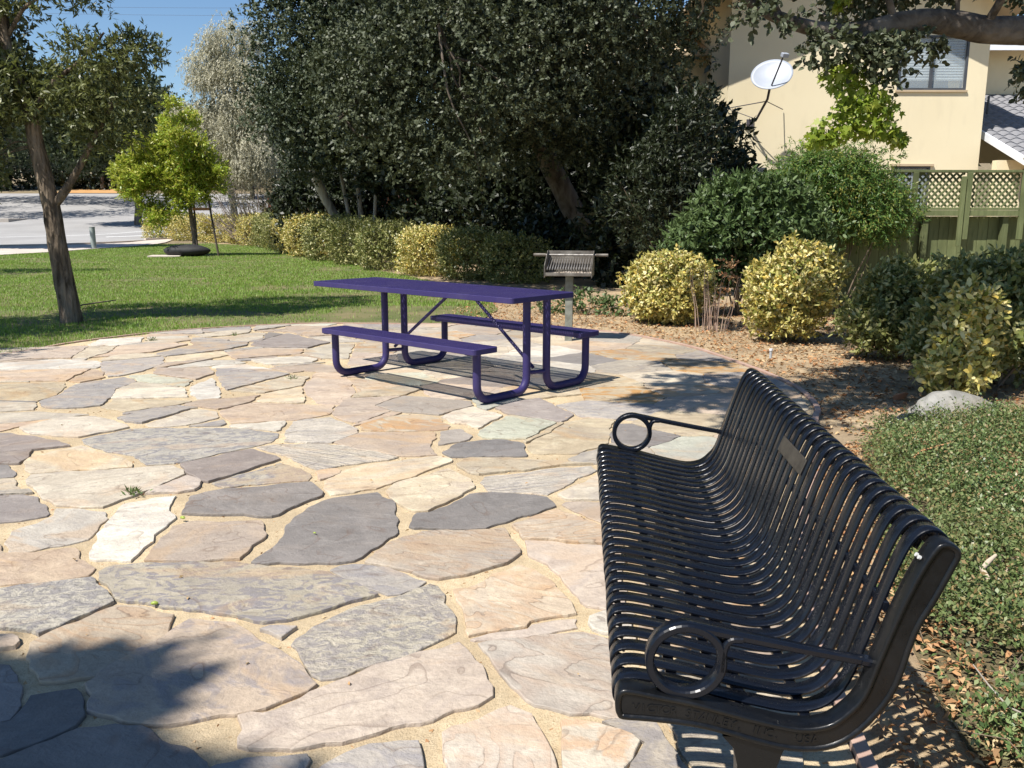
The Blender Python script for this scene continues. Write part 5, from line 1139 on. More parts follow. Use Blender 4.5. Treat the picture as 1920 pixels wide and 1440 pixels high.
for i, (x, y, r, zt, lb) in enumerate(HL):
    m = LM_VAR if i in (0, 1, 2, 3, 4, 7, 8, 12) else LM_VAR_SHADE  # darker leaf copy stands in for shade along parts of the hedge
    f = 46/max(y, 18)
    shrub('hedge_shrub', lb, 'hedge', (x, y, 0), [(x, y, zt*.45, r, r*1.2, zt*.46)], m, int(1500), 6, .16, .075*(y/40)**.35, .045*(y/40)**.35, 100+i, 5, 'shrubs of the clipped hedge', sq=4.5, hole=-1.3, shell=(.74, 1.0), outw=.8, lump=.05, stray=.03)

def at(px, d): return (px-960)*d/1623.0
e = shrub('variegated_shrub', 'rounded boxy yellow variegated shrub in full sun right of the grill', 'shrub', (2.05, 11.35, 0),
      [(2.04, 11.3, .49, .57, .48, .45), (1.98, 11.2, .25, .45, .4, .26)], LM_VAR, 4000, 7, .07, .048, .026, 201, 9, 'variegated shrubs beside the patio', sq=3.2, hexa=True, hole=-1.25, shell=(.7, 1.0), up=.2, lump=.10, clump=.16, cden=1.6)
shrub('variegated_shrub', 'spiky yellow-green variegated shrub left of the fence and behind the bench top', 'shrub', (3.02, 9.65, 0),
      [(3.06, 9.6, .47, .50, .45, .46), (3.28, 9.55, .75, .25, .28, .26), (3.05, 9.5, .86, .18, .2, .20), (2.9, 9.5, .4, .3, .35, .38), (3.50, 9.6, .72, .12, .12, .18)], LM_VAR, 3600, 7, .10, .050, .024, 202, 9, 'variegated shrubs beside the patio', hole=-1.1, hexa=True, up=.8, clump=.14, cden=1.3)
shrub('variegated_shrub', 'half shaded green and yellow shrub between the spiky shrub and the large one', 'shrub', (3.72, 8.45, 0),
      [(3.72, 8.4, .42, .44, .42, .44), (3.5, 8.3, .3, .28, .3, .32), (4.0, 8.6, .48, .38, .4, .40), (3.75, 8.4, .8, .12, .12, .16)], LM_VAR_SHADE, 3000, 7, .10, .050, .025, 203, 9, 'variegated shrubs beside the patio', hole=-1.0, hexa=True, up=.7, clump=.16, cden=1.3)
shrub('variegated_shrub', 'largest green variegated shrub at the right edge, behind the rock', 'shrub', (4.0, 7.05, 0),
      [(4.1, 7.15, .48, .74, .55, .48), (3.55, 6.75, .36, .40, .35, .34), (4.5, 7.1, .58, .5, .5, .46), (3.95, 7.2, .78, .36, .3, .22), (4.3, 7.15, .9, .12, .12, .16), (3.75, 7.1, .85, .1, .1, .14), (4.1, 7.0, .92, .1, .1, .14)], LM_VAR_SHADE, 5200, 7, .11, .056, .027, 204, 12, 'variegated shrubs beside the patio', hole=-1.15, hexa=True, up=.75, clump=.17, cden=1.3)
shrub('variegated_shrub', 'sunlit lower tips of the large shrub, built apart in brighter yellow leaves', 'shrub', (3.42, 6.55, 0),  # sunlit part of the large shrub, added as its own clump in lighter leaves
      [(3.40, 6.5, .40, .20, .2, .26), (3.25, 6.35, .2, .22, .22, .2), (3.45, 6.45, .66, .13, .14, .16)], LM_VAR, 900, 7, .09, .055, .028, 209, 6, 'variegated shrubs beside the patio', hexa=True, hole=-1.1, up=.5, clump=.14, cden=1.5)
shrub('glossy_shrub', 'dark green glossy-leaved shrub standing behind the two yellow shrubs', 'shrub', (3.2, 12.2, 0),
      [(3.25, 12.1, 1.0, 1.0, .6, .82), (3.8, 12.0, .95, .55, .5, .65), (2.75, 12.2, .75, .6, .5, .65), (3.1, 12, 1.6, .45, .4, .28), (3.7, 12, 1.6, .3, .3, .22)], LM_GLOSS, 3300, 8, .17, .082, .030, 205, 9, hexa=True, hole=-1.0, up=.55, clump=.26, cden=1.6)
shrub('tall_dark_shrub', 'tall dark twiggy shrub between the big oak and the house', 'shrub', (3.0, 15.0, 0),
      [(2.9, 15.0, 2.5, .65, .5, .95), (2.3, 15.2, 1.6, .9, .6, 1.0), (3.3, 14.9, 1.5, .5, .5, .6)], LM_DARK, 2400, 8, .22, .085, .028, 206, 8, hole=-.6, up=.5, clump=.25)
shrub('climbing_shrub', 'feathery light green climber mounded over the lattice fence', 'climber', (4.8, 12.75, 0),
      [(4.55, 12.75, 1.85, .90, .42, .62), (5.05, 12.75, 1.55, .72, .42, .60), (4.2, 12.8, 1.45, .6, .4, .5), (5.35, 12.85, 1.55, .35, .3, .36)], LM_FERN, 6800, 9, .18, .056, .015, 207, 8, lump=.2, clump=.24, cden=1.6, hole=-.95, up=.1, droop=.35)
shrub('young_leafy_shrub', 'dark green upright shrub tips in front of the boarded fence', 'shrub', (5.7, 10.4, 0),
      [(5.5, 10.4, .42, .8, .5, .42), (6.2, 10.3, .5, .7, .5, .42), (5.0, 10.2, .4, .5, .4, .4), (6.0, 10.3, .85, .12, .12, .16), (5.6, 10.3, .8, .1, .1, .16)], LM_GLOSS, 2600, 8, .15, .065, .030, 208, 8, hexa=True, hole=-.9, up=.9)
for i, (x, y, rx, zc, rz, lb) in enumerate([(3.1, 17.6, 1.5, 1.7, 1.9, 'tall dark shrub mass between the leaning oak trunk and the fence'), (.9, 21.8, 1.9, 2.0, 2.1, 'tall dark shrub mass behind the leaning oak trunk'), (-6.3, 31.0, 2.0, 1.5, 1.6, 'dark undergrowth shrub behind the pale oak trunks'), (-9.0, 42, 2.8, 1.6, 1.6, 'dark undergrowth shrub behind the hedge below the pale tree'), (-3.6, 31, 2.6, 1.6, 1.7, 'dark undergrowth shrub behind the hedge between the two oaks'),
        (-.4, 25.5, 2.4, 1.5, 1.6, 'dark undergrowth shrub behind the hedge under the big oak'), (1.9, 22.5, 1.8, 1.4, 1.5, 'dark undergrowth shrub right of the leaning oak trunk'), (1.0, 20.6, 1.0, .6, .6, 'low dark ivy mound behind the grill')]):
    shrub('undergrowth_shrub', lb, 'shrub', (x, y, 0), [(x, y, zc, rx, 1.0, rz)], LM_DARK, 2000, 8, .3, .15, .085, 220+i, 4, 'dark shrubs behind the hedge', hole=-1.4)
shrub('ivy_patch', 'small bright green ivy at the foot of the dark planting right of the grill', 'ivy', (1.05, 12.3, 0), [(.9, 12.4, .12, .55, .3, .14), (1.5, 12.1, .10, .3, .2, .12)], LM_GLOSS, 260, 6, .1, .05, .035, 230, 3, hole=-1)

# bare stems between the yellow shrubs, a twig by the grill post
e = empty('dead_shrub', (2.42, 10.5, 0), 0, 'clump of bare pinkish brown stems between the two yellow shrubs', 'dead shrub')
mb = MB()
for i in range(26):
    x, y = R.uniform(-.22, .22), R.uniform(-.15, .15); hh = R.uniform(.35, .85)
    mb.tube(wiggle((x, y, -.03), (x*1.5+R.uniform(-.08, .08), y+R.uniform(-.1, .1), hh), 3, .015, R), [.0055, .0045, .0035, .0015], 5)
mb.build('stems', simple('bare_stem', (.30, .20, .15), (.46, .34, .27), 8, .8, .1), e)
V, F = sprig_leaves([(2.62, 10.5, .62, .12, .12, .3)], 26, 5, .1, .05, .028, seed=240, droop=.4, shell=(.1, 1)); crown('dry_leaves', e, LM_LIT, (V, F))
e = empty('bare_twig', (.92, 11.2, 0), 0, 'small forked bare twig standing beside the grill post', 'twig')
mb = MB(); mb.tube([(0, 0, -.03), (-.06, 0, .12), (-.17, 0, .27)], .005, 5); mb.tube([(.02, 0, -.03), (.07, 0, .16), (.12, 0, .36)], .004, 5); mb.tube([(.03, 0, 0), (.1, 0, .12), (.2, 0, .24)], .003, 5)
mb.build('twig', M_TWIG, e)

# ------------------------------------------------------------------ rock, sprinkler, shard, sticks, slab
def blob_mesh(name, r, seed, mat, nu=26, nv=14, rough=.16, flat=0):
    rr = np.random.default_rng(seed); V = []
    for j in range(nv+1):
        for i in range(nu):
            a, b = 2*pi*i/nu, pi*j/nv; V.append((sin(b)*cos(a), sin(b)*sin(a), cos(b)))
    V = np.array(V); V *= (1+rough*fnoise(V, 1.6, seed)+rough*.4*fnoise(V, 4, seed+1)+rough*.15*fnoise(V, 10, seed+2))[:, None]
    V = V*np.array(r)
    F = [(j*nu+i, (j+1)*nu+i, (j+1)*nu+(i+1) % nu, j*nu+(i+1) % nu) for j in range(nv) for i in range(nu)]
    return quick(name, V, np.array(F), mat, True)
g = G('rock'); v = g.coord(); n_ = g.noise(v, 7, 6, .65, .4); n2 = g.noise(v, 2.5, 3)
M_ROCK = g.bsdf(g.mix(g.ramp(n2, [(.4, 0.0), (.6, .6)]), g.ramp(n_, [(.3, (.17, .165, .15)), (.65, (.33, .32, .29))]), (.24, .21, .15)), .9, g.bump(n_, 1, .03), spec=.2)
tag(link('boulder', blob_mesh('boulder', (.29, .22, .17), 7, M_ROCK, 48, 28, .2), None, (3.10, 5.93, -.01), .3), 'grey rounded boulder half sunk in the ground cover below the large shrub', 'rock')
tag(link('boulder', blob_mesh('boulder', (.13, .10, .07), 9, M_ROCK, 30, 16), None, (2.66, 5.62, .0), -.2), 'low flat grey rock at the left foot of the boulder, in the ground cover', 'rock')
e = empty('sprinkler_head', (2.54, 8.4, -.02), 0, 'small pale sprinkler head standing in the dirt behind the patio edge', 'sprinkler')
MB().tube([(0, 0, 0), (0, 0, .075)], .014, 10).build('body', simple('grey_plastic', (.30, .32, .33), (.42, .43, .44), 8, .5, .05), e)
MB().tube([(0, 0, .075), (0, 0, .095)], .019, 10).build('cap', simple('white_plastic', (.6, .6, .6), (.7, .7, .7), 8, .5, .05), e)
mb = MB(); V = []
for i in range(9):
    a = -.7+1.4*i/8
    for z, rr in ((0, .11), (.06-.02*abs(i-4)/4, .13)): V.append((rr*sin(a), -rr*cos(a), z)); 
F = [(2*i, 2*i+2, 2*i+3, 2*i+1) for i in range(8)]; n = len(V); V2 = V+[(x*.9, y*.9, z) for x, y, z in V]
F2 = F+[(n+a, n+d_, n+c_, n+b) for a, b, c_, d_ in F]+[(2*i+1, 2*i+3, n+2*i+3, n+2*i+1) for i in range(8)]
tag(mb.add(V2, F2).build('pot_shard', simple('terracotta', (.38, .17, .09), (.48, .25, .14), 9, .85, .2), None, (2.92, 6.55, -.02), .5), 'curved terracotta shard lying on the dirt in front of the half shaded shrub', 'shard')
def stick(loc, rz, L, r, lb, mat, lift=.05, bend=.03):
    mb = MB(); mb.tube([(-L/2, 0, 0), (-L/6, bend, lift*.4), (L/6, bend*.6, lift*.7), (L/2, 0, lift)], [r*.8, r, r*.95, r*.6], 7, rough=.1, rnd=R)
    return tag(mb.build('stick', mat, None, loc, rz), lb, 'stick')
stick((2.24, 4.47, .10), .45, .26, .0055, 'thin orange-brown stick lying on the ground cover behind the bench back', simple('orange_stick', (.42, .20, .09), (.5, .28, .14), 9, .8, .1))
stick((1.70, 2.88, .11), .95, .13, .0095, 'thick pale stick end lying on the ground cover right of the bench', simple('pale_stick', (.42, .33, .24), (.55, .45, .34), 9, .8, .2))
stick((1.35, 2.15, .05), 2.0, .22, .003, 'thin curved twig in the bench shadow at the lower right', simple('grey_twig', (.25, .22, .18), (.36, .32, .27), 9, .8, .2), .06, .05)
stick((-6.2, 12.85, .02), 1.1, .75, .012, 'bent bare branch lying on the lawn right of the tree trunk', M_TWIG, .06, .12)
tag(MB().box((0, 0, 0), (1.0, .75, .05), bev=.01).build('concrete_cover', M_WALK, None, (-11.5, 29.0, .015), .2), 'flat pale concrete cover in the lawn left of the young tree', 'ground cover plate')

# ------------------------------------------------------------------ trees
def tree(name, label, loc, paths, blobs, bark, leaf, ns, k, sl, L, W, seed, cat='tree', group=None, rough=.06, seg=10, twigs=0, **kw):
    e = empty(name, loc, 0, label, cat, group)
    rr = random.Random(seed)
    base_paths = list(paths)
    if twigs:
        for i in range(twigs):
            b = rr.choice(blobs); tip = (b[0]+rr.uniform(-.7, .7)*b[3], b[1]+rr.uniform(-.2, .8)*b[4], b[2]+rr.uniform(-.6, .6)*b[5])
            s_ = min([q for P_ in base_paths for q in P_[0][len(P_[0])//3:]], key=lambda q: (q[0]-tip[0])**2+(q[1]-tip[1])**2+(q[2]-tip[2])**2)
            r0 = rr.uniform(.14, .3)*paths[0][2]
            paths = paths+[(wiggle(s_, tip, 4, .10*hypot(tip[0]-s_[0], tip[2]-s_[2]), rr), r0, r0*.25)]
    limbs(e, bark, paths, 'trunk', seg, rough)
    crown('crown', e, leaf, sprig_leaves(blobs, ns, k, sl, L, W, seed=seed, **kw))
    return e
# left tree with its forked trunk
tree('leaning_tree', 'slim tree with furrowed leaning trunk standing on the lawn at the left', (-5.7, 11.1, 0),
     [([(-5.68, 11.12, -.05), (-5.70, 11.1, .35), (-5.76, 11.1, 1.0), (-5.80, 11.1, 1.55), (-5.90, 11.1, 2.2), (-5.95, 11.1, 2.7), (-6.15, 11.1, 3.4), (-6.1, 11.2, 4.6), (-5.8, 11.2, 5.6)], .140, .045),
      ([(-5.78, 11.1, 1.45), (-5.62, 11.1, 1.62), (-5.45, 11.1, 1.85), (-5.2, 11.1, 2.25), (-4.95, 11.2, 2.75), (-4.8, 11.2, 3.3)], .062, .02),
      ([(-5.92, 11.1, 2.5), (-5.6, 11.0, 2.9), (-5.25, 11.0, 3.15), (-4.9, 11.0, 3.5)], .045, .012),
      ([(-5.95, 11.1, 2.9), (-6.3, 11.0, 3.2), (-6.8, 10.9, 3.5)], .04, .012), ([(-6.1, 11.1, 3.5), (-5.8, 11, 3.8), (-5.45, 11, 3.95)], .03, .01)],
     [(-6.5, 11.0, 2.75, .8, .6, .55), (-5.9, 10.9, 2.85, .55, .5, .42), (-5.2, 11.1, 3.0, .75, .6, .55), (-4.95, 11.1, 2.55, .5, .4, .42), (-6.3, 11, 3.9, .7, .6, .35), (-6.7, 10.9, 1.95, .45, .4, .45), (-5.2, 11.1, 2.25, .35, .3, .28, .6),
      (-5.35, 11.2, 4.0, .5, .45, .12, .5), (-6.0, 11.4, 5.3, 1.3, 1.1, .9), (-4.7, 11.5, 3.4, .3, .35, .25), (-7.2, 11.2, 3.2, .9, .8, 1.0)],
     M_BARK2, LM_LEFT, 5600, 9, .17, .074, .024, 301, twigs=16, stray=.1, clump=.22, cden=1.3, cfill=.15, hole=-.95, hs=2.2, spread=.8, up=.15, shell=(.2, 1.02), zmin=1.45)
# trees outside the frame whose shadows fall into the picture
tree('neighbour_tree', 'leafy tree left of the patio whose shade falls on the lawn', (-9.4, 7.2, 0),
     [([(-9.4, 7.2, -.05), (-9.3, 7.2, 1.5), (-9.1, 7.1, 3.2), (-8.6, 6.9, 4.6)], .15, .06), ([(-9.1, 7.1, 3.2), (-8.3, 6.8, 3.9), (-7.6, 6.4, 4.2)], .06, .02)],
     [(-8.9, 7.3, 4.6, 1.4, 1.3, 1.0), (-7.45, 6.55, 4.1, .6, .5, .3), (-8.6, 9.0, 3.9, 1.3, 1.0, .9, 2), (-7.9, 8.6, 4.2, 1.0, .8, .5, 2)], M_BARK2, LM_LEFT, 2800, 8, .2, .085, .03, 302, hole=-.8)
tree('neighbour_tree', 'leafy tree beyond the left edge casting the long shade strip on the lawn', (-17.5, 18.6, 0),
     [([(-17.5, 18.6, -.05), (-17.3, 18.5, 2), (-16.8, 18.4, 4.5)], .17, .07)],
     [(-16.6, 18.4, 5.6, 2.3, 1.2, 1.2), (-14.4, 19.0, 6.2, 1.5, .5, .5)], M_BARK2, LM_LEFT, 1300, 8, .25, .11, .045, 303, hole=-1)
tree('neighbour_tree', 'leafy tree behind the photographer casting the soft shade in the bottom left corner', (-6.6, -2.6, 0),
     [([(-6.6, -2.6, -.05), (-6.5, -2.5, 2.5), (-6.1, -2.2, 5.0), (-5.6, -1.7, 6.6)], .2, .08), ([(-6.2, -2.3, 4.6), (-5.2, -1.4, 6.2), (-4.5, -1.0, 7.0)], .08, .02)],
     [(-4.95, -1.3, 7.0, .45, .42, .2, 1.6), (-5.9, -1.9, 7.2, 1.3, .8, .6), (-4.68, -1.35, 7.0, .30, .12, .10, 2.5), (-4.6, -1.0, 7.0, .12, .08, .06, 2), (-4.42, -1.45, 7.0, .13, .07, .08, 2), (-4.75, -.92, 7.0, .12, .08, .06, 2), (-4.7, -1.7, 7.0, .7, .25, .15, 2)], M_BARK2, LM_LEFT, 1500, 8, .2, .14, .085, 304, hole=-1.0)
# young staked tree
yt = tree('young_tree', 'young bushy yellow-green tree held by stakes at the far end of the lawn', (-10.75, 29.8, 0),
     [([(-10.78, 29.8, -.05), (-10.8, 29.8, .8), (-10.9, 29.8, 1.9), (-11.0, 29.8, 3.2), (-11.1, 29.8, 4.6)], .10, .03),
      ([(-10.95, 29.8, 2.2), (-12.0, 29.6, 3.0), (-13.3, 29.6, 3.5)], .035, .012), ([(-10.9, 29.8, 1.9), (-11.9, 29.7, 2.2), (-12.9, 29.7, 2.4)], .03, .012), ([(-10.9, 29.8, 2.0), (-10.2, 29.8, 2.6)], .03, .012)],
     [(-12.64, 29.21, 2.60, 0.37, 0.50, 0.31), (-12.25, 29.14, 2.20, 0.36, 0.50, 0.32), (-12.19, 29.83, 2.90, 0.41, 0.45, 0.33), (-11.81, 29.20, 2.50, 0.47, 0.55, 0.33), (-11.87, 29.16, 1.90, 0.37, 0.50, 0.29), (-11.55, 29.83, 3.10, 0.47, 0.50, 0.38), (-11.36, 29.72, 2.50, 0.38, 0.50, 0.30), (-11.29, 29.56, 1.75, 0.40, 0.45, 0.34), (-11.04, 29.79, 2.90, 0.37, 0.50, 0.35), (-10.97, 29.60, 2.20, 0.42, 0.50, 0.28), (-10.66, 29.43, 3.20, 0.33, 0.45, 0.35), (-10.50, 29.78, 2.60, 0.43, 0.50, 0.30), (-10.18, 29.82, 2.90, 0.34, 0.40, 0.31), (-10.02, 29.76, 2.30, 0.35, 0.42, 0.27), (-10.58, 29.54, 1.95, 0.33, 0.40, 0.23), (-9.78, 29.27, 2.65, 0.29, 0.30, 0.16), (-10.90, 29.04, 3.80, 0.35, 0.40, 0.24), (-11.17, 29.48, 4.20, 0.31, 0.38, 0.24), (-10.74, 29.90, 4.45, 0.24, 0.32, 0.21), (-11.04, 29.18, 4.85, 0.19, 0.22, 0.13), (-10.42, 29.32, 3.70, 0.28, 0.30, 0.18), (-12.00, 29.50, 1.45, 0.36, 0.38, 0.21), (-11.68, 29.06, 1.20, 0.23, 0.30, 0.22), (-12.45, 29.55, 3.60, 0.20, 0.26, 0.16), (-12.19, 29.16, 3.66, 0.22, 0.26, 0.14), (-11.87, 29.63, 3.62, 0.25, 0.26, 0.21), (-12.77, 29.66, 2.15, 0.29, 0.30, 0.16), (-12.89, 29.26, 2.75, 0.21, 0.22, 0.16), (-12.57, 29.37, 3.10, 0.24, 0.25, 0.17), (-11.49, 29.74, 3.75, 0.22, 0.28, 0.16), (-10.10, 29.40, 3.30, 0.18, 0.25, 0.16)],
     M_TWIG, LM_YG, 5200, 9, .24, .12, .040, 305, lump=.2, stray=.15, twigs=8, hole=-.75, hs=2.4, up=.6)
M_STK = simple('dark_stake', (.045, .035, .025), (.10, .08, .06), 6, .9, .3)
MB().tube([(.08, -.1, -.05), (.05, -.1, 1.75)], .035, 8).build('stake', M_STK, yt)
MB().tube([(.85, -.3, -.05), (.55, -.1, 1.9)], .035, 8).build('stake', M_STK, yt)
MB().box((.32, -.12, 1.55), (.62, .04, .09)).build('tie_board', simple('orange_board', (.30, .13, .06), (.4, .2, .1), 6, .8, .2), yt)
tag(link('watering_bag', blob_mesh('watering_bag', (.78, .40, .21), 15, simple('black_rubber', (.012, .012, .013), (.03, .03, .03), 6, .7, .2), 30, 14, .08), None, (-10.95, 29.35, .17), .12), 'black sagging watering bag wrapped round the foot of the young tree', 'watering bag')
# the two big oaks
tree('oak_tree', 'tall dense oak with small dark leaves left of centre, behind the hedge', (-5.6, 28.5, 0),
     [([(-5.05, 28.4, -.05), (-5.5, 28.3, 1.0), (-6.1, 28.0, 2.3), (-6.5, 27.8, 4.2), (-6.4, 27.5, 6.5)], .18, .10), ([(-4.8, 28.6, -.05), (-4.9, 28.6, 1.3), (-5.0, 28.4, 3.0)], .10, .06), ([(-5.0, 28.5, -.05), (-5.25, 28.5, 1.2), (-5.5, 28.4, 2.8)], .08, .05), ([(-4.6, 28.6, -.05), (-4.45, 28.6, 1.5), (-4.3, 28.5, 3.2)], .07, .05)],
     [(-5.75, 26.6, 6.2, 2.15, 2.2, 3.2), (-5.95, 26.3, 4.2, 1.65, 1.6, 1.9), (-4.7, 26.2, 5.2, 2.0, 1.8, 2.4), (-5.9, 26.8, 3.1, 1.25, 1.1, .9), (-5.9, 26.4, 8.6, 2.3, 2.2, 1.6), (-4.0, 27.5, 3.4, 1.6, 1.4, 1.4)],
     M_BARKP, LM_OAK2, 10500, 9, .24, .10, .062, 311, clump=.62, cden=2.0, cfill=.28, stray=.08, hole=-1.2, hs=1.2, up=.25, spread=1.1)
tree('oak_tree', 'large spreading oak with leaning trunk whose low branches hang above the hedge', (2.2, 20.2, 0),
     [([(2.35, 20.3, -.05), (1.7, 20.0, .9), (.95, 19.5, 2.2), (.3, 18.9, 3.4), (-.4, 18.3, 4.8), (-1.0, 17.8, 6.2)], .30, .13), ([(.3, 18.9, 3.4), (-1.2, 17.6, 3.8), (-2.4, 16.3, 3.6), (-3.0, 15.6, 3.0)], .12, .03), ([(.2, 18.9, 3.5), (1.2, 17.4, 4.6), (1.9, 16.3, 5.2)], .12, .03), ([(-.4, 18.2, 4.8), (-.9, 16.2, 5.0), (-1.2, 15.0, 4.4)], .09, .02), ([(-1.0, 17.8, 6.2), (-3.0, 17.5, 8.0), (-5.0, 18.2, 8.8), (-8.2, 21.0, 9.0)], .12, .03), ([(-3.0, 17.5, 8.0), (-4.2, 16.0, 8.7)], .05, .02)],
     [(-1.4, 17.2, 4.8, 2.6, 2.2, 2.3), (-2.05, 15.6, 2.75, 1.35, 1.1, .85), (-1.2, 15.4, 3.9, 1.7, 1.3, 1.2), (.6, 16.6, 4.5, 1.8, 1.9, 1.9), (2.15, 16.4, 5.1, 1.75, 1.6, 1.9), (-.9, 15.3, 2.25, .75, .7, .42), (1.0, 16.2, 6.9, 3.0, 2.2, 1.4), (-1.8, 16.6, 7.3, 2.8, 2.2, 1.5),
      (-8.0, 21.3, 8.8, 1.0, 1.2, .5), (-7.0, 19.4, 8.8, 1.0, 1.1, .5), (-4.6, 15.8, 8.8, .75, .9, .4), (-3.3, 14.9, 8.8, .9, .7, .4), (.3, 18.2, 3.0, 1.5, 1.2, .9), (1.9, 18.0, 3.0, 1.3, 1.2, 1.0), (-2.9, 16.3, 3.6, .9, 1.0, .9), (-.2, 14.9, 3.1, .55, .6, .35), (3.2, 16.3, 6.3, 1.3, 1.2, 1.1, 1.3), (2.95, 16.0, 4.7, .55, .5, .6, .7)],
     M_BARK, LM_OAK, 21000, 9, .20, .072, .046, 312, twigs=12, clump=.50, cden=2.0, cfill=.28, stray=.08, hole=-1.2, hs=1.3, up=.2, spread=1.1)
tree('evergreen_tree', 'dark evergreen mass closing the view behind the big oak', (-1.6, 27.5, 0),
     [([(-1.6, 27.5, -.05), (-1.6, 27.5, 2), (-1.4, 27.5, 5)], .25, .15), ([(-3.3, 29, -.05), (-3.3, 29, 3)], .15, .1)],
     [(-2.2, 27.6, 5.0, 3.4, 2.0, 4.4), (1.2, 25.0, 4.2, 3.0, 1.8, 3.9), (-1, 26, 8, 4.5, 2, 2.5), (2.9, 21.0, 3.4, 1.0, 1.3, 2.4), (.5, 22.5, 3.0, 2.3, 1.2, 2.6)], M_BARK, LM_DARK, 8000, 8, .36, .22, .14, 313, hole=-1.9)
tree('pale_tree', 'pale silvery drooping tree against the sky between the two dark trees', (-13.7, 43.5, 0),
     [([(-13.6, 43.6, -.05), (-13.8, 43.5, 2.5), (-14.2, 43.4, 5), (-14.4, 43.2, 8.2)], .2, .06), ([(-13.9, 43.5, 3), (-12.3, 43.2, 5), (-11.6, 43, 6.5)], .09, .03), ([(-14, 43.5, 3.6), (-15.2, 43.2, 5.5), (-15.8, 43, 6.2)], .08, .02)],
     [(-14.1, 43.0, 8.3, 1.4, 1.2, 1.1), (-13.0, 43.0, 7.0, 2.2, 1.5, 1.8), (-14.3, 42.8, 5.2, 1.9, 1.4, 1.5), (-12.5, 42.8, 4.3, 2.0, 1.4, 1.6), (-15.3, 43, 6.2, .8, .8, .6), (-15.2, 43, 4.2, .9, .8, .9), (-13.2, 43, 9.6, 1.4, 1.2, 1.0)],
     M_BARKP, LM_PALE, 8600, 9, .5, .13, .040, 314, twigs=26, clump=.55, cden=1.5, cfill=.15, hole=-.9, hs=1.3, droop=.9, up=.2, shell=(.25, 1.0))
e = empty('twiggy_shrub', (-11.8, 41.5, 0), 0, 'grey-brown bare twiggy shrub below the pale tree', 'shrub'); mb = MB()
for i in range(90):
    a = R.uniform(0, 6.28); x, y = R.gauss(0, .9), R.gauss(0, .4); mb.tube(wiggle((x*.5, y*.4, -.03), (x*2.2, y*2, R.uniform(1.2, 3.1)), 4, .16, R), [.028, .022, .016, .010, .005], 4, cap=False)
mb.build('stems', simple('bare_twigs', (.16, .125, .105), (.28, .22, .19), 3, .9, .1), e)
crown('dry_leaves', e, leaf_mat('dull_leaf', [(.17, .14, .09), (.22, .19, .12), (.12, .11, .07)], .2, .6, .2), sprig_leaves([(-11.8, 41.5, 2.1, 2.0, 1.0, 1.1)], 700, 7, .3, .09, .03, seed=315, shell=(.1, 1)))
# far trees
for i, (x, y, bl, m, ns, lb) in enumerate([
    (-24.0, 35, [(-21.9, 35.5, 6.6, 2.6, 2.4, 3.0), (-23.5, 36, 4.5, 2.5, 2, 2.4)], LM_DARK, 2600, 'dark tree at the left edge behind the slim leaning tree'),
    (-25.5, 60, [(-25.4, 58, 7.2, 3.3, 3.0, 3.4), (-28.4, 59, 7.4, 3.4, 3.0, 3.8), (-23.4, 58, 5.7, 2.2, 2.2, 1.8)], LM_FAR, 4200, 'rounded green tree across the road behind the slim tree crown'),
    (-41.0, 66, [(-43.0, 66, 8.5, 7, 6, 4.8), (-37.5, 70, 7.6, 4.5, 5, 3.4), (-54, 74, 8.5, 8, 7, 4.6)], LM_FAR, 2600, 'wide tree shading the road at the far left'),
    (-33.0, 78, [(-33.5, 80, 8.8, 7.5, 5, 4.6), (-44, 86, 9.0, 8, 7, 4.4), (-52, 88, 8.6, 6, 5, 4.2)], LM_DARK, 4200, 'dark tree standing over the road bend'),
    (-27.0, 92, [(-26, 91, 9.4, 6.5, 4, 4.6), (-21.5, 90, 7.5, 4.5, 4, 4)], LM_DARK, 2300, 'distant dark tree above the young tree'),
    (-48.0, 104, [(-48, 106, 9.5, 10, 4, 6.2), (-62, 104, 10, 8, 5, 7)], LM_DARK, 3000, 'distant tree line beyond the sunlit bank'),
    (-33.0, 108, [(-34, 110, 9.5, 8, 4, 6), (-20, 110, 9, 9, 4, 6)], LM_FAR, 3000, 'distant tree rising behind the far house'),
    (-52.0, 105, [(-52, 105, 6.3, 9, 2, 2.6), (-38, 105, 6.3, 8, 2, 2.6), (-24, 105, 6.3, 8, 2, 2.6)], LM_DARK, 2400, 'dark low thicket above the sunlit bank beyond the road'),
    (-14.0, 72, [(-15.5, 72, 5.5, 4.8, 3, 4.6), (-10, 66, 4.5, 4, 3, 4.4)], LM_FAR, 2200, 'green tree far behind the pale tree'),
    (12.5, 38, [(10.5, 38, 7.5, 4, 3, 4.6), (17, 36, 8, 4, 3, 5)], LM_FAR, 1500, 'tree behind the house roof at the upper right')]):
    z0 = terr(y); bb = bl[0]
    tree('background_tree', lb, (x, y, z0), [([(x, y, z0-.1), (x+.1, y, z0+2), (bb[0], bb[1], bb[2]*.8+z0*.2)], .28, .12)], bl, M_BARK, m, ns, 8, .6, .27 if y < 80 else .40, .17 if y < 80 else .26, 330+i, group='trees beyond the lawn and the road', clump=1.0 if y < 60 else 1.7, cden=1.8, cfill=.35, hole=-1.8, hs=.7)

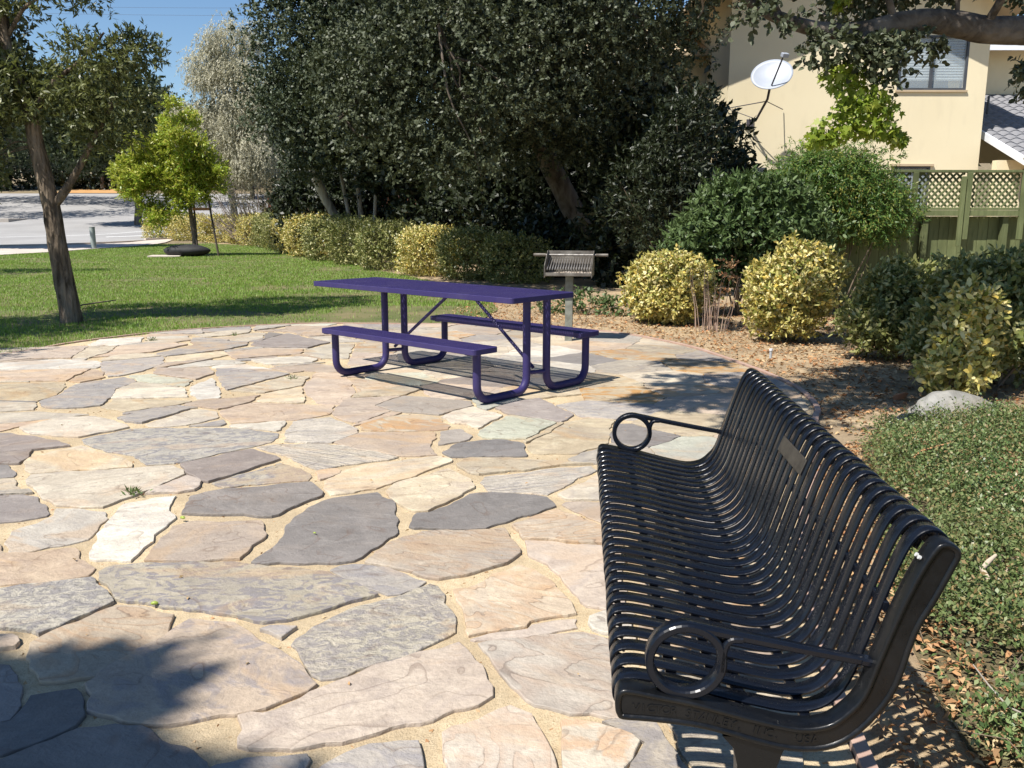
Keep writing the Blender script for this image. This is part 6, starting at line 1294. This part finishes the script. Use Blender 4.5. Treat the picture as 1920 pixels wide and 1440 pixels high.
# oak branch that reaches in from the right
ob_ = tree('overhanging_oak', 'oak at the right whose thick grey limb crosses in front of the house', (8.3, 8.8, 0),
     [([(8.3, 8.8, -.05), (8.2, 8.8, 1.2), (7.6, 8.9, 2.5), (6.6, 9.0, 3.0), (5.55, 9.0, 3.16)], .24, .145),
      ([(5.6, 9.0, 3.155), (5.0, 9.0, 3.14), (4.62, 9.0, 3.15), (4.35, 9.0, 3.20), (4.06, 9.0, 3.23), (3.75, 9.0, 3.20), (3.5, 9.0, 3.14), (3.25, 9.0, 3.12)], .145, .09),
      ([(3.3, 9.0, 3.115), (3.0, 9.0, 3.15), (2.75, 9.0, 3.21), (2.4, 9.0, 3.35), (1.9, 9.0, 3.7), (1.2, 8.8, 4.1)], .085, .035),
      ([(3.50, 8.98, 3.12), (3.40, 8.9, 2.96), (3.5, 8.85, 2.84), (3.72, 8.8, 2.78)], .075, .03), ([(8.2, 8.7, 1.8), (7.2, 6.5, 3.8), (5.2, 5.2, 5.2), (3.0, 4.6, 5.5), (.6, 4.3, 5.3)], .16, .04), ([(2.6, 9, 3.3), (2.3, 8.8, 3.6), (1.9, 8.8, 3.5)], .03, .01)],
     [(3.92, 8.8, 2.80, .36, .25, .26, 1.5), (3.6, 8.8, 2.85, .34, .25, .20, 1.5), (3.1, 8.8, 2.95, .35, .25, .14, 1.3), (2.45, 9.0, 3.28, .40, .35, .24, 1.4), (2.1, 9.2, 3.5, .5, .4, .4), (5.2, 8.9, 2.70, .24, .25, .17, 1.5), (3.4, 9.3, 3.55, .6, .3, .22), (4.2, 9.3, 3.68, .5, .3, .14), (1.3, 9, 3.9, .7, .6, .4), (5.3, 9.2, 3.65, .35, .3, .16),
      (-1.4, 4.9, 5.2, .45, .35, .2, 2), (-1.15, 3.95, 5.2, .55, .28, .2, 2), (-.75, 3.3, 5.2, .40, .22, .15, 2), (-.85, 5.6, 5.2, .4, .2, .15, 1.5), (-.9, 4.65, 5.2, .80, .42, .25, 1.5), (.35, 4.35, 5.2, .95, .55, .25, 1.4), (-.3, 3.75, 5.2, .5, .18, .12), (.9, 5.0, 5.3, .9, .6, .25, 2.4), (.2, 3.1, 5.2, .5, .14, .12, .8), (1.9, 4.9, 5.3, .8, .45, .25, 2.2), (2.7, 5.9, 5.6, 1.1, .5, .3, 1.2), (1.5, 6.15, 5.3, .7, .35, .25, 2.0), (1.0, 6.6, 5.8, .6, .25, .2, .6), (3.8, 4.9, 5.5, .9, .5, .3), (3.7, 8.1, 4.9, .9, .35, .2, 1.2), (4.6, 8.2, 5.0, .9, .4, .3, 1.2), (2.8, 8.25, 4.8, .5, .3, .2, 1.4), (1.9, 8.4, 4.9, .6, .3, .2), (3.3, 8.6, 4.5, .6, .3, .2, 1.5)],
     M_BARKO, LM_OAK, 9500, 8, .13, .060, .042, 340, hexa=True, twigs=16, hole=-.55, hs=2.5, up=.05, droop=.2, rough=.03, seg=18, shell=(.2, 1.0))
# maple-like leaves hanging from the limb
def star_leaves(blobs, n, size, seed, mat, name, parent):
    r = np.random.default_rng(seed); b = np.array(blobs); bi = r.integers(0, len(b), n); q = b[bi]
    d = unit(r.normal(size=(n, 3))); O = q[:, :3]+d*q[:, 3:6]*r.uniform(.3, 1, (n, 1))
    N = unit(r.normal(size=(n, 3))*.6+np.array([-.3, -.55, .5])); D = unit(np.array([0, 0, -1.0])+r.normal(size=(n, 3))*.5); D = unit(D-N*(D*N).sum(1, keepdims=True)); S = np.cross(D, N)
    out = [(0, 0)]; prof = [(0, -.12), (.32, -.18), (.50, .08), (.30, .16), (.48, .42), (.18, .42), (0, .95), (-.18, .42), (-.48, .42), (-.30, .16), (-.50, .08), (-.32, -.18)]
    s_ = size*r.uniform(.55, 1.25, n); V = []
    for i in range(12):
        x, y = prof[i]; V.append(O+S*(x*s_)[:, None]+D*(y*s_)[:, None]+N*((abs(x)*.25-.05*y)*s_)[:, None])
    V = np.stack(V, 1).reshape(-1, 3); off = np.array(parent.location)
    return tag(link(name, quick(name, V-off, np.arange(n*12).reshape(-1, 12), mat), parent))
e = empty('hanging_vine', (3.45, 8.85, 3.1), 0, 'bright yellow-green maple-leaved vine hanging from the oak limb in the sun', 'vine')
star_leaves([(3.18, 8.8, 2.70, .22, .15, .16), (3.35, 8.75, 2.42, .30, .18, .20), (3.55, 8.8, 2.40, .30, .18, .17), (3.2, 8.8, 2.18, .35, .18, .13), (3.55, 8.8, 2.2, .28, .18, .13), (3.05, 8.85, 2.10, .22, .15, .10), (3.8, 8.85, 2.10, .12, .1, .08), (3.2, 9.05, 3.45, .09, .1, .14), (3.4, 8.85, 2.6, .34, .16, .22), (3.35, 8.8, 2.3, .36, .18, .2)], 1150, .074, 350, LM_MAPLE, 'leaves', e)
mb = MB()
for i in range(9): mb.tube(wiggle((3.35+R.uniform(-.1, .1), 8.85, 3.1), (3.35+R.uniform(-.35, .4), 8.8, R.uniform(2.05, 2.4)), 4, .06, R), .006, 5)
mb.build('stems', M_TWIG, e)

# ------------------------------------------------------------------ lattice fence
def wood(name, c1, c2): 
    g = G(name); v = g.coord((1, 1, .12)); n = g.noise(v, 26, 5, .6, .6); v2 = g.coord(); n2 = g.noise(v2, 2.2, 4)
    oi = g.node('ShaderNodeObjectInfo')
    c = g.ramp(n, [(.3, c1), (.7, c2)]); c = g.mix(g.ramp(n2, [(.45, 0.0), (.7, .5)]), c, tuple(x*.6 for x in c1))
    hv = g.node('ShaderNodeHueSaturation'); g.set(hv.inputs['Value'], g.math('ADD', g.math('MULTIPLY', oi.outputs['Random'], .35), .8)); g.set(hv.inputs['Color'], c)
    return g.bsdf(hv.outputs[0], .85, g.bump(n, .4, .004), spec=.2)
M_OLIVE = wood('olive_painted_wood', (.105, .125, .055), (.165, .185, .085))
M_RED = wood('redwood_boards', (.12, .045, .03), (.21, .085, .055))
fe = empty('lattice_fence', (2.2, 13.2, 0), 0, 'olive green board fence with a lattice top between the shrubs and the house', 'fence')
FX0, FX1 = 1.6, 10.4
def fbox(name, c, d, **k): return MB().box(c, d, **k).build(name, M_OLIVE, fe)
x = FX0; W_ = .148
bm_ = MB().box((0, 0, 0), (W_-.006, .02, 1.37), bev=.002).mesh('board', M_OLIVE)
while x < FX1: 
    link('board', bm_, fe, (x+W_/2, .13+R.uniform(-.003, .003), .665+R.uniform(-.004, .004))); x += W_
fbox('top_rail', ((FX0+FX1)/2, .02, 2.005), (FX1-FX0, .13, .038), bev=.004)
fbox('middle_rail', ((FX0+FX1)/2, .0, 1.462), (FX1-FX0, .10, .036), bev=.004)
fbox('lower_rail', ((FX0+FX1)/2, -.012, 1.398), (FX1-FX0, .07, .085), bev=.004)
px_ = [3.77-.8*i for i in range(7)][::-1]+[4.57, 5.39, 6.2, 7.0]
px_ = sorted(px_)
for i, x in enumerate(px_):
    if FX0 < x < FX1:
        fbox('post', (x, -.045, 1.50), (.072, .045, .98), bev=.004)
        if i % 2 == 1: fbox('post', (x-.085, -.05, 1.42), (.06, .045, 1.02), bev=.004)
for x in (.45, 2.0, 4.0, 5.2, 6.3, 7.5): fbox('post', (x, .05, .665), (.085, .085, 1.37), bev=.004)
# diagonal lattice: each strip is a part, clipped to its bay
def lattice(x0, x1, z0, z1):
    st = .098; w_, h_ = x1-x0, z1-z0
    for sg, yy in ((1, .018), (-1, .030)):
        c = -h_ if sg > 0 else 0.0
        while c < (w_ if sg > 0 else w_+h_):
            # line: x = c + t (sg>0: z=t ; sg<0: z = t going left)
            if sg > 0: t0, t1 = max(0, -c), min(h_, w_-c); a, b = (c+t0, t0), (c+t1, t1)
            else: t0, t1 = max(0, c-w_), min(h_, c); a, b = (c-t0, t0), (c-t1, t1)
            if t1-t0 > .03:
                L = hypot(b[0]-a[0], b[1]-a[1]); cx, cz = (a[0]+b[0])/2+x0, (a[1]+b[1])/2+z0
                MB().box((cx, yy, cz), (max(L-.018, .02), .0095, .030), ry=-atan2(b[1]-a[1], b[0]-a[0])).build('lattice_strip', M_OLIVE, fe)
            c += st*1.02
bays = [(a+.036, b-.036) for a, b in zip(px_[:-1], px_[1:])]
for a, b in bays:
    if a > 1.1 and b < 7.1: lattice(a, b, 1.482, 1.985)
# corner brackets of the lattice bays
for x in (3.0+.77, 6.2):
    V = []
    for k in range(7):
        a = radians(90*k/6); V.append((x-2.2*0+.036+.13*(1-sin(a)), 1.985-.13*(1-cos(a))))
    V = [(x+.036, 1.985)]+V; n = len(V)
    MB().add([(q[0], -.008, q[1]) for q in V]+[(q[0], .01, q[1]) for q in V], [list(range(n)), list(range(n, 2*n))[::-1]]+[(i, i+n, (i+1) % n+n, (i+1) % n) for i in range(n)]).build('bracket', M_OLIVE, fe)
# redwood fence behind the hedge
rf = empty('redwood_fence', (-12, 46.5, 0), atan2(-19, 15), 'reddish brown board fence behind the hedge in the deep shade', 'fence')
bm2 = MB().box((0, 0, 0), (.19, .022, 2.2), bev=.002).mesh('board', M_RED)
for i in range(122): link('board', bm2, rf, (-2+.2*i, R.uniform(-.004, .004), 1.05+terr(40)))
MB().box((10.2, -.035, 2.2), (24.4, .04, .09)).build('rail', M_RED, rf)

# ------------------------------------------------------------------ house
g = G('cream_stucco'); v = g.coord(); n1 = g.noise(v, 70, 4, .7); n2 = g.noise(v, .7, 4, .6); n3 = g.noise(g.coord((1, 1, .3)), 3, 4)
c = g.mix(g.ramp(n2, [(.4, 0.0), (.65, .5)]), (.74, .65, .45), (.69, .60, .41)); c = g.mix(g.ramp(n3, [(.55, 0.0), (.8, .25)]), c, (.5, .43, .30))
M_STUC = g.bsdf(c, .92, g.bump(n1, .35, .006), spec=.15)
M_SOFF = simple('soffit_paint', (.44, .34, .22), (.50, .40, .27), 1.5, .85, .1)
M_FASC = simple('white_fascia', (.74, .76, .80), (.80, .82, .85), 1.5, .5, .05)
M_TILE = simple('grey_roof_tile', (.155, .155, .165), (.235, .235, .245), 5, .8, .35, .006)
M_FRAME = simple('dark_window_frame', (.05, .055, .065), (.08, .085, .095), 5, .45, .05)
M_BLIND = simple('blind_slats', (.40, .46, .47), (.46, .52, .53), 3, .6, .05)
g = G('window_glass'); M_GLASS = g.bsdf((.55, .62, .66), .04, None, 0.0, .6, Alpha=.28)
M_ROOM = simple('dark_room', (.02, .02, .022), (.035, .03, .03), 2, .9, .05)
M_CURT = simple('yellow_curtain', (.55, .42, .16), (.68, .56, .28), 4, .8, .2)
HY = 21.0
ho = empty('house', (8.0, HY, 0), 0, 'two-storey cream stucco house with a grey tiled roof behind the fence', 'house')
def hb(name, c, d, m, par=None, **k): return MB().box((c[0], c[1], c[2]), d, **k).build(name, m, par or ho, world=True)
# front gable wall with openings
def wall(name, x0, x1, y, z0, top, th, holes, par):
    """wall of boxes round rectangular openings; top is a function of x"""
    mb = MB(); hs = sorted(holes)
    def pan(a, b, za, zb=None):
        if b-a < .001: return
        zt0, zt1 = (top(a), top(b)) if zb is None else (zb, zb)
        V = [(a, y, za), (b, y, za), (b, y, zt1), (a, y, zt0), (a, y+th, za), (b, y+th, za), (b, y+th, zt1), (a, y+th, zt0)]
        mb.add(V, [(0, 1, 2, 3), (5, 4, 7, 6), (1, 5, 6, 2), (4, 0, 3, 7), (3, 2, 6, 7), (4, 5, 1, 0)])
    cols = sorted({x0, x1, 7.8}|{q for h_ in hs for q in (h_[0], h_[1])}); cols = [q for q in cols if x0 <= q <= x1]
    for a, b in zip(cols[:-1], cols[1:]):
        oh = sorted([h_ for h_ in hs if h_[0] <= a+1e-6 and h_[1] >= b-1e-6], key=lambda q: q[2])
        z = z0
        for h_ in oh: pan(a, b, z, h_[2]); z = h_[3]
        pan(a, b, z)
    return mb.build(name, M_STUC, par, world=True)
rk = lambda x: 7.62-.40*(7.8-x) if x < 7.8 else 7.62-.45*(x-7.8)
WIN = (8.90, 10.50, 4.22, 5.42)
wall('front_wall', 5.0, 10.97, HY, 0, lambda x: rk(x)-.02, .2, [WIN, (8.95, 9.85, 1.3, 2.50), (5.3, 6.0, 1.3, 2.47)], ho)
hb('side_wall', (5.1, HY+2.2, 3.2), (.2, 4.0, 6.4), M_STUC); hb('side_wall', (10.87, HY+3.2, 2.95), (.2, 6.0, 5.9), M_STUC)
hb('recessed_wall', (2.35, 23.6, 2.75), (5.3, .2, 5.5), M_STUC)
# main window
def window(x0, x1, z0, z1, y, big):
    f = MB(); t = .045
    f.box(((x0+x1)/2, y+.03, z0+t/2), (x1-x0, .07, t)); f.box(((x0+x1)/2, y+.03, z1-t/2), (x1-x0, .07, t))
    f.box((x0+t/2, y+.03, (z0+z1)/2), (t, .07, z1-z0-2*t)); f.box((x1-t/2, y+.03, (z0+z1)/2), (t, .07, z1-z0-2*t))
    if big: f.box(((x0+x1)/2-.02, y+.025, (z0+z1)/2), (.065, .06, z1-z0-2*t))
    o = f.build('window', M_FRAME, ho, world=True)
    e0 = [0]
    for a, b in (((x0+t, (x0+x1)/2-.052), ((x0+x1)/2+.012, x1-t)) if big else ((x0+t, x1-t),)):
        MB().box(((a+b)/2, y+.05, (z0+z1)/2), (b-a, .006, z1-z0-2*t)).build('pane', M_GLASS, o, world=False)
        ch = o.children[-1] if len(o.children) else None
    hb('sill', ((x0+x1)/2, y-.012, z0-.02), (x1-x0+.06, .06, .035), M_FASC if not big else M_STUC, o) if False else None
    return o
def fix_children(o):
    for ch in o.children:
        ch.location = -(np.array(ho.location))
w1 = window(*WIN, HY, True); fix_children(w1)
mb = MB()
for i in range(15): mb.box((9.36, HY+.13, 5.34-.060*i), (.66, .004, .050), rx=-.35); mb.box((10.12, HY+.13, 5.34-.060*i), (.70, .004, .050), rx=-.35)
mb.box((9.36, HY+.13, 4.46), (.66, .025, .02)); mb.box((10.12, HY+.13, 4.46), (.70, .025, .02))
mb.build('blind', M_BLIND, ho, world=True)
mb = MB(); V = []
for i in range(9):
    x = 10.2+.03*i; yy = HY+.2+(.02 if i % 2 else -.0); V += [(x+.1*0, yy, 4.25), (x-.12+.02*i, yy, 5.2)]
mb.add(V, [(2*i, 2*i+2, 2*i+3, 2*i+1) for i in range(8)]).build('curtain', M_CURT, ho, world=True)
hb('room_backing', (9.7, HY+1.6, 4.8), (1.58, .05, 1.5), M_ROOM); hb('room_floor', (9.7, HY+.92, 4.16), (1.58, 1.4, .05), M_ROOM); hb('room_side', (8.85, HY+.92, 4.8), (.05, 1.4, 1.5), M_ROOM); hb('room_side', (10.56, HY+.92, 4.8), (.05, 1.4, 1.5), M_ROOM)
hb('window_sill', (9.70, HY-.015, 4.195), (1.66, .06, .04), M_SOFF)
w2 = window(8.95, 9.85, 1.3, 2.50, HY, False); fix_children(w2); w3 = window(5.3, 6.0, 1.3, 2.47, HY, False); fix_children(w3)
hb('room_backing', (9.4, HY+.35, 1.9), (1.1, .03, 1.4), M_ROOM); hb('room_backing', (5.65, HY+.35, 1.9), (.9, .03, 1.4), M_ROOM)
hb('window_head', (9.40, HY-.02, 2.53), (1.02, .07, .05), M_SOFF)
# main roof: two slopes with soffit and fascia
def slab(name, P, th, m, par=None, down=True):
    P = [np.array(q, float) for q in P]; n = len(P); V = [tuple(q) for q in P]+[tuple(q-np.array([0, 0, th])) for q in P]
    return MB().add(V, [list(range(n)), list(range(n, 2*n))[::-1]]+[(i, (i+1) % n, (i+1) % n+n, i+n) for i in range(n)]).build(name, m, par or ho, world=True)
OV = .78; yf = HY-OV
XL, XR = 4.1, 11.62
slab('roof', [(XL, yf, rk(XL)+.10), (7.8, yf, 7.72), (7.8, 29, 7.72), (XL, 29, rk(XL)+.10)], .10, M_SOFF)
slab('roof', [(7.803, yf, 7.72), (XR, yf, rk(XR)+.10), (XR, 29, rk(XR)+.10), (7.803, 29, 7.72)], .10, M_SOFF)
for a, b in ((XL, 7.8), (7.8, XR)):
    za, zb = rk(a)+.14, rk(b)+.14
    MB().add([(a, yf-.03, za-.24), (b, yf-.03, zb-.24), (b, yf-.03, zb), (a, yf-.03, za), (a, yf-.003, za-.24), (b, yf-.003, zb-.24), (b, yf-.003, zb), (a, yf-.003, za)],
             [(0, 1, 2, 3), (5, 4, 7, 6), (3, 2, 6, 7), (4, 5, 1, 0), (0, 3, 7, 4), (1, 5, 6, 2)]).build('fascia', M_FASC, ho, world=True)
# roof tiles: one curved tile, many copies
def tile_mesh(w_, l_):
    mb = MB(); V = []; n = 6
    prof = [(-.5, .0), (-.32, .028), (-.15, .048), (0, .05), (.18, .036), (.34, .008), (.5, .0)]
    for y, dz in ((0, .022), (l_*.5, .012), (l_*1.06, 0)):
        for a, h in prof: V.append((a*w_, y, h+dz))
    m = len(prof); F = [(j*m+i, j*m+i+1, (j+1)*m+i+1, (j+1)*m+i) for j in range(2) for i in range(m-1)]
    b = len(V); V += [(a*w_, 0, h+.0) for a, h in prof]; F += [(b+i, b+i+1, i+1, i) for i in range(m-1)]
    return mb.add(V, F, 0, False).mesh('roof_tile', M_TILE)
TW, TL = .30, .32
tm = tile_mesh(TW, TL)
def tile_field(x0, x1, y0, z0, slope, rows, par, keep=None):
    ca = math.atan(slope)
    for j in range(rows):
        s_ = j*TL; y = y0+s_*cos(ca); z = z0+s_*sin(ca)+.01; i = 0; x = x0+TW/2
        while x < x1:
            if keep is None or keep(x, y):
                o = link('roof_tile', tm, par, (x-par.location[0], y-par.location[1], z-par.location[2])); o.rotation_euler = (ca, 0, 0)
            x += TW
ga = empty('lower_house_wing', (12.5, 20.2, 0), 0, 'lower wing of the cream house with grey tiles and white gutter at the right edge', 'house wing')
sl_ = .38
slab('roof_deck', [(11.2, 19.5, 2.60), (18, 19.5, 2.60), (18, 24.7, 2.60+5.2*sl_), (11.2, 24.7, 2.60+5.2*sl_)], .06, M_SOFF, ga)
tile_field(11.17, 14.4, 19.46, 2.60, sl_, 17, ga)
MB().add([(11.14, 19.42, 2.44), (11.14, 22.5, 2.44+3.08*sl_), (11.14, 22.5, 2.62+3.08*sl_), (11.14, 19.42, 2.62), (11.175, 19.42, 2.44), (11.175, 22.5, 2.44+3.08*sl_), (11.175, 22.5, 2.62+3.08*sl_), (11.175, 19.42, 2.62)],
         [(3, 2, 1, 0), (4, 5, 6, 7), (3, 7, 6, 2), (0, 1, 5, 4), (0, 4, 7, 3), (1, 2, 6, 5)]).build('fascia', M_FASC, ga, world=True)
MB().add([(11.2, 19.42, 2.46), (18, 19.42, 2.46), (18, 19.33, 2.60), (11.12, 19.33, 2.60), (11.2, 19.46, 2.46), (18, 19.46, 2.46), (18, 19.46, 2.60), (11.12, 19.46, 2.60)],
         [(0, 1, 2, 3), (4, 7, 6, 5), (3, 2, 6, 7), (0, 4, 5, 1), (0, 3, 7, 4)]).build('gutter', M_FASC, ga, world=True)
hb('wing_wall', (14.6, 20.35, 1.3), (7.2, .2, 2.6), M_STUC, ga); hb('wing_wall', (14.6, 24.8, 4.4), (7.6, .2, 3.2), M_STUC, ga)
MB().tube([(11.9, 22.6, 3.75), (11.9, 22.6, 4.30)], .03, 8).build('vent_pipe', M_FRAME, ga, world=True)
hb('ridge_flashing', (14.4, 24.62, 4.56), (7.0, .08, .07), M_FRAME, ga)
slab('upper_roof_deck', [(11.0, 24.0, 5.75), (18, 24.0, 5.75), (18, 28, 7.3), (11.0, 28, 7.3)], .06, M_SOFF, ga)
tile_field(11.05, 15.2, 23.96, 5.75, sl_, 5, ga); hb('upper_fascia', (14.4, 23.96, 5.69), (7.0, .04, .13), M_FASC, ga)
hb('wing_window', (12.9, 20.22, 1.9), (2.6, .06, 1.0), M_FRAME, ga)
slab('recess_roof', [(-.5, 22.9, 5.4), (5.2, 22.9, 5.4), (5.2, 27, 6.8), (-.5, 27, 6.8)], .1, M_SOFF)

# satellite dish
M_DISH = simple('dish_paint', (.30, .33, .38), (.36, .39, .44), 3, .45, .03)
M_DARM = simple('dish_arm', (.045, .045, .06), (.09, .08, .09), 8, .5, .1)
ds = empty('satellite_dish', (5.6, 20.9, 3.5), 0, 'pale grey oval satellite dish on a bent mast fixed to the house wall', 'satellite dish')
mb = MB(); V = []; nr, na = 7, 40
for j in range(nr+1):
    for i in range(na):
        r = j/nr; a = 2*pi*i/na; V.append((.45*r*cos(a), .40*r*sin(a), .07*r*r))
F = [(j*na+i, j*na+(i+1) % na, (j+1)*na+(i+1) % na, (j+1)*na+i) for j in range(nr) for i in range(na)]
n = len(V); V += [(x*1.0, y*1.0, z-.012) for x, y, z in V]; F += [(n+d_, n+c_, n+b_, n+a_) for a_, b_, c_, d_ in F[:nr*na]]
F += [(nr*na+i, nr*na+(i+1) % na, n+nr*na+(i+1) % na, n+nr*na+i) for i in range(na)]
dn = Vector((-.34, -.78, .53)).normalized()
Mx = dn.to_track_quat('Z', 'X').to_matrix()
xa = Vector((.93, 0, -.22)); xa = (xa-dn*xa.dot(dn)).normalized(); ya = dn.cross(xa)
Mx = Matrix((xa, ya, dn)).transposed(); ctr = Vector((.1, -.95, .86))
V = [tuple(Mx @ Vector(q)+ctr) for q in V]
mb.add(V, F, 0, True).build('reflector', M_DISH, ds)
MB().tube([(-.06, 0, -.05), (-.02, -.30, .02), (.12, -.62, .42), (.1, -.82, .62), (.12, -.93, .88)], .028, 10).build('mast', M_DARM, ds)
MB().tube([(.10, -.86, .62), (.05, -1.15, .66), (.16, -1.50, 1.18)], .018, 8).build('feed_arm', M_DARM, ds)
MB().box((.18, -1.53, 1.20), (.14, .10, .09), rz=.3, rx=.4, bev=.01).build('feed_box', M_DISH, ds)
MB().tube([(.11, -.58, .38), (-.62, .06, .30)], .011, 6).build('strut', M_DARM, ds); MB().tube([(.11, -.58, .38), (.68, .06, .28)], .011, 6).build('strut', M_DARM, ds)
MB().tube([(-.02, -.3, .02), (-.62, .06, .30)], .009, 6).build('strut', M_DARM, ds); MB().box((-.06, .08, -.05), (.16, .03, .22), bev=.005).build('wall_bracket', M_DARM, ds)
MB().tube([(-.06, .07, -.05), (-.5, .06, -.10), (-1.0, .05, -.02), (-1.6, .9, -.1)], .012, 6).build('cable', M_DARM, ds)

# distant house and overhead wires
dz = terr(107.5)+1.0
dh = empty('distant_house', (-45.6, 107.5, dz), 0, 'distant pale house glimpsed between trees above the young tree', 'house')
MB().box((0, 0, 2.8), (7, 5, 5.6)).build('wall', simple('distant_wall', (.50, .56, .62), (.6, .66, .7), 1, .8, .05), dh)
MB().add([(-4, -3, 5.6), (4, -3, 5.6), (4, 3, 5.6), (-4, 3, 5.6), (-4, 0, 7.2), (4, 0, 7.2)], [(0, 1, 5, 4), (2, 3, 4, 5), (1, 2, 5), (3, 0, 4), (3, 2, 1, 0)]).build('roof', M_TILE, dh)
for x in (-2, 1.2): MB().box((x, -2.53, 3.6), (1.1, .1, 1.3)).build('window', M_FRAME, dh)
for z0, z1, lb in ((15.1, 14.8, 'upper one of two thin overhead wires crossing the sky'), (14.7, 14.3, 'lower one of two thin overhead wires crossing the sky')):
    P = [(-46+4.4*i, 60, z0+(z1-z0)*i/10-.35*(1-((i-5)/5)**2)) for i in range(11)]
    tag(MB().tube(P, .007, 5).build('overhead_wire', M_DARM), lb, 'wire')
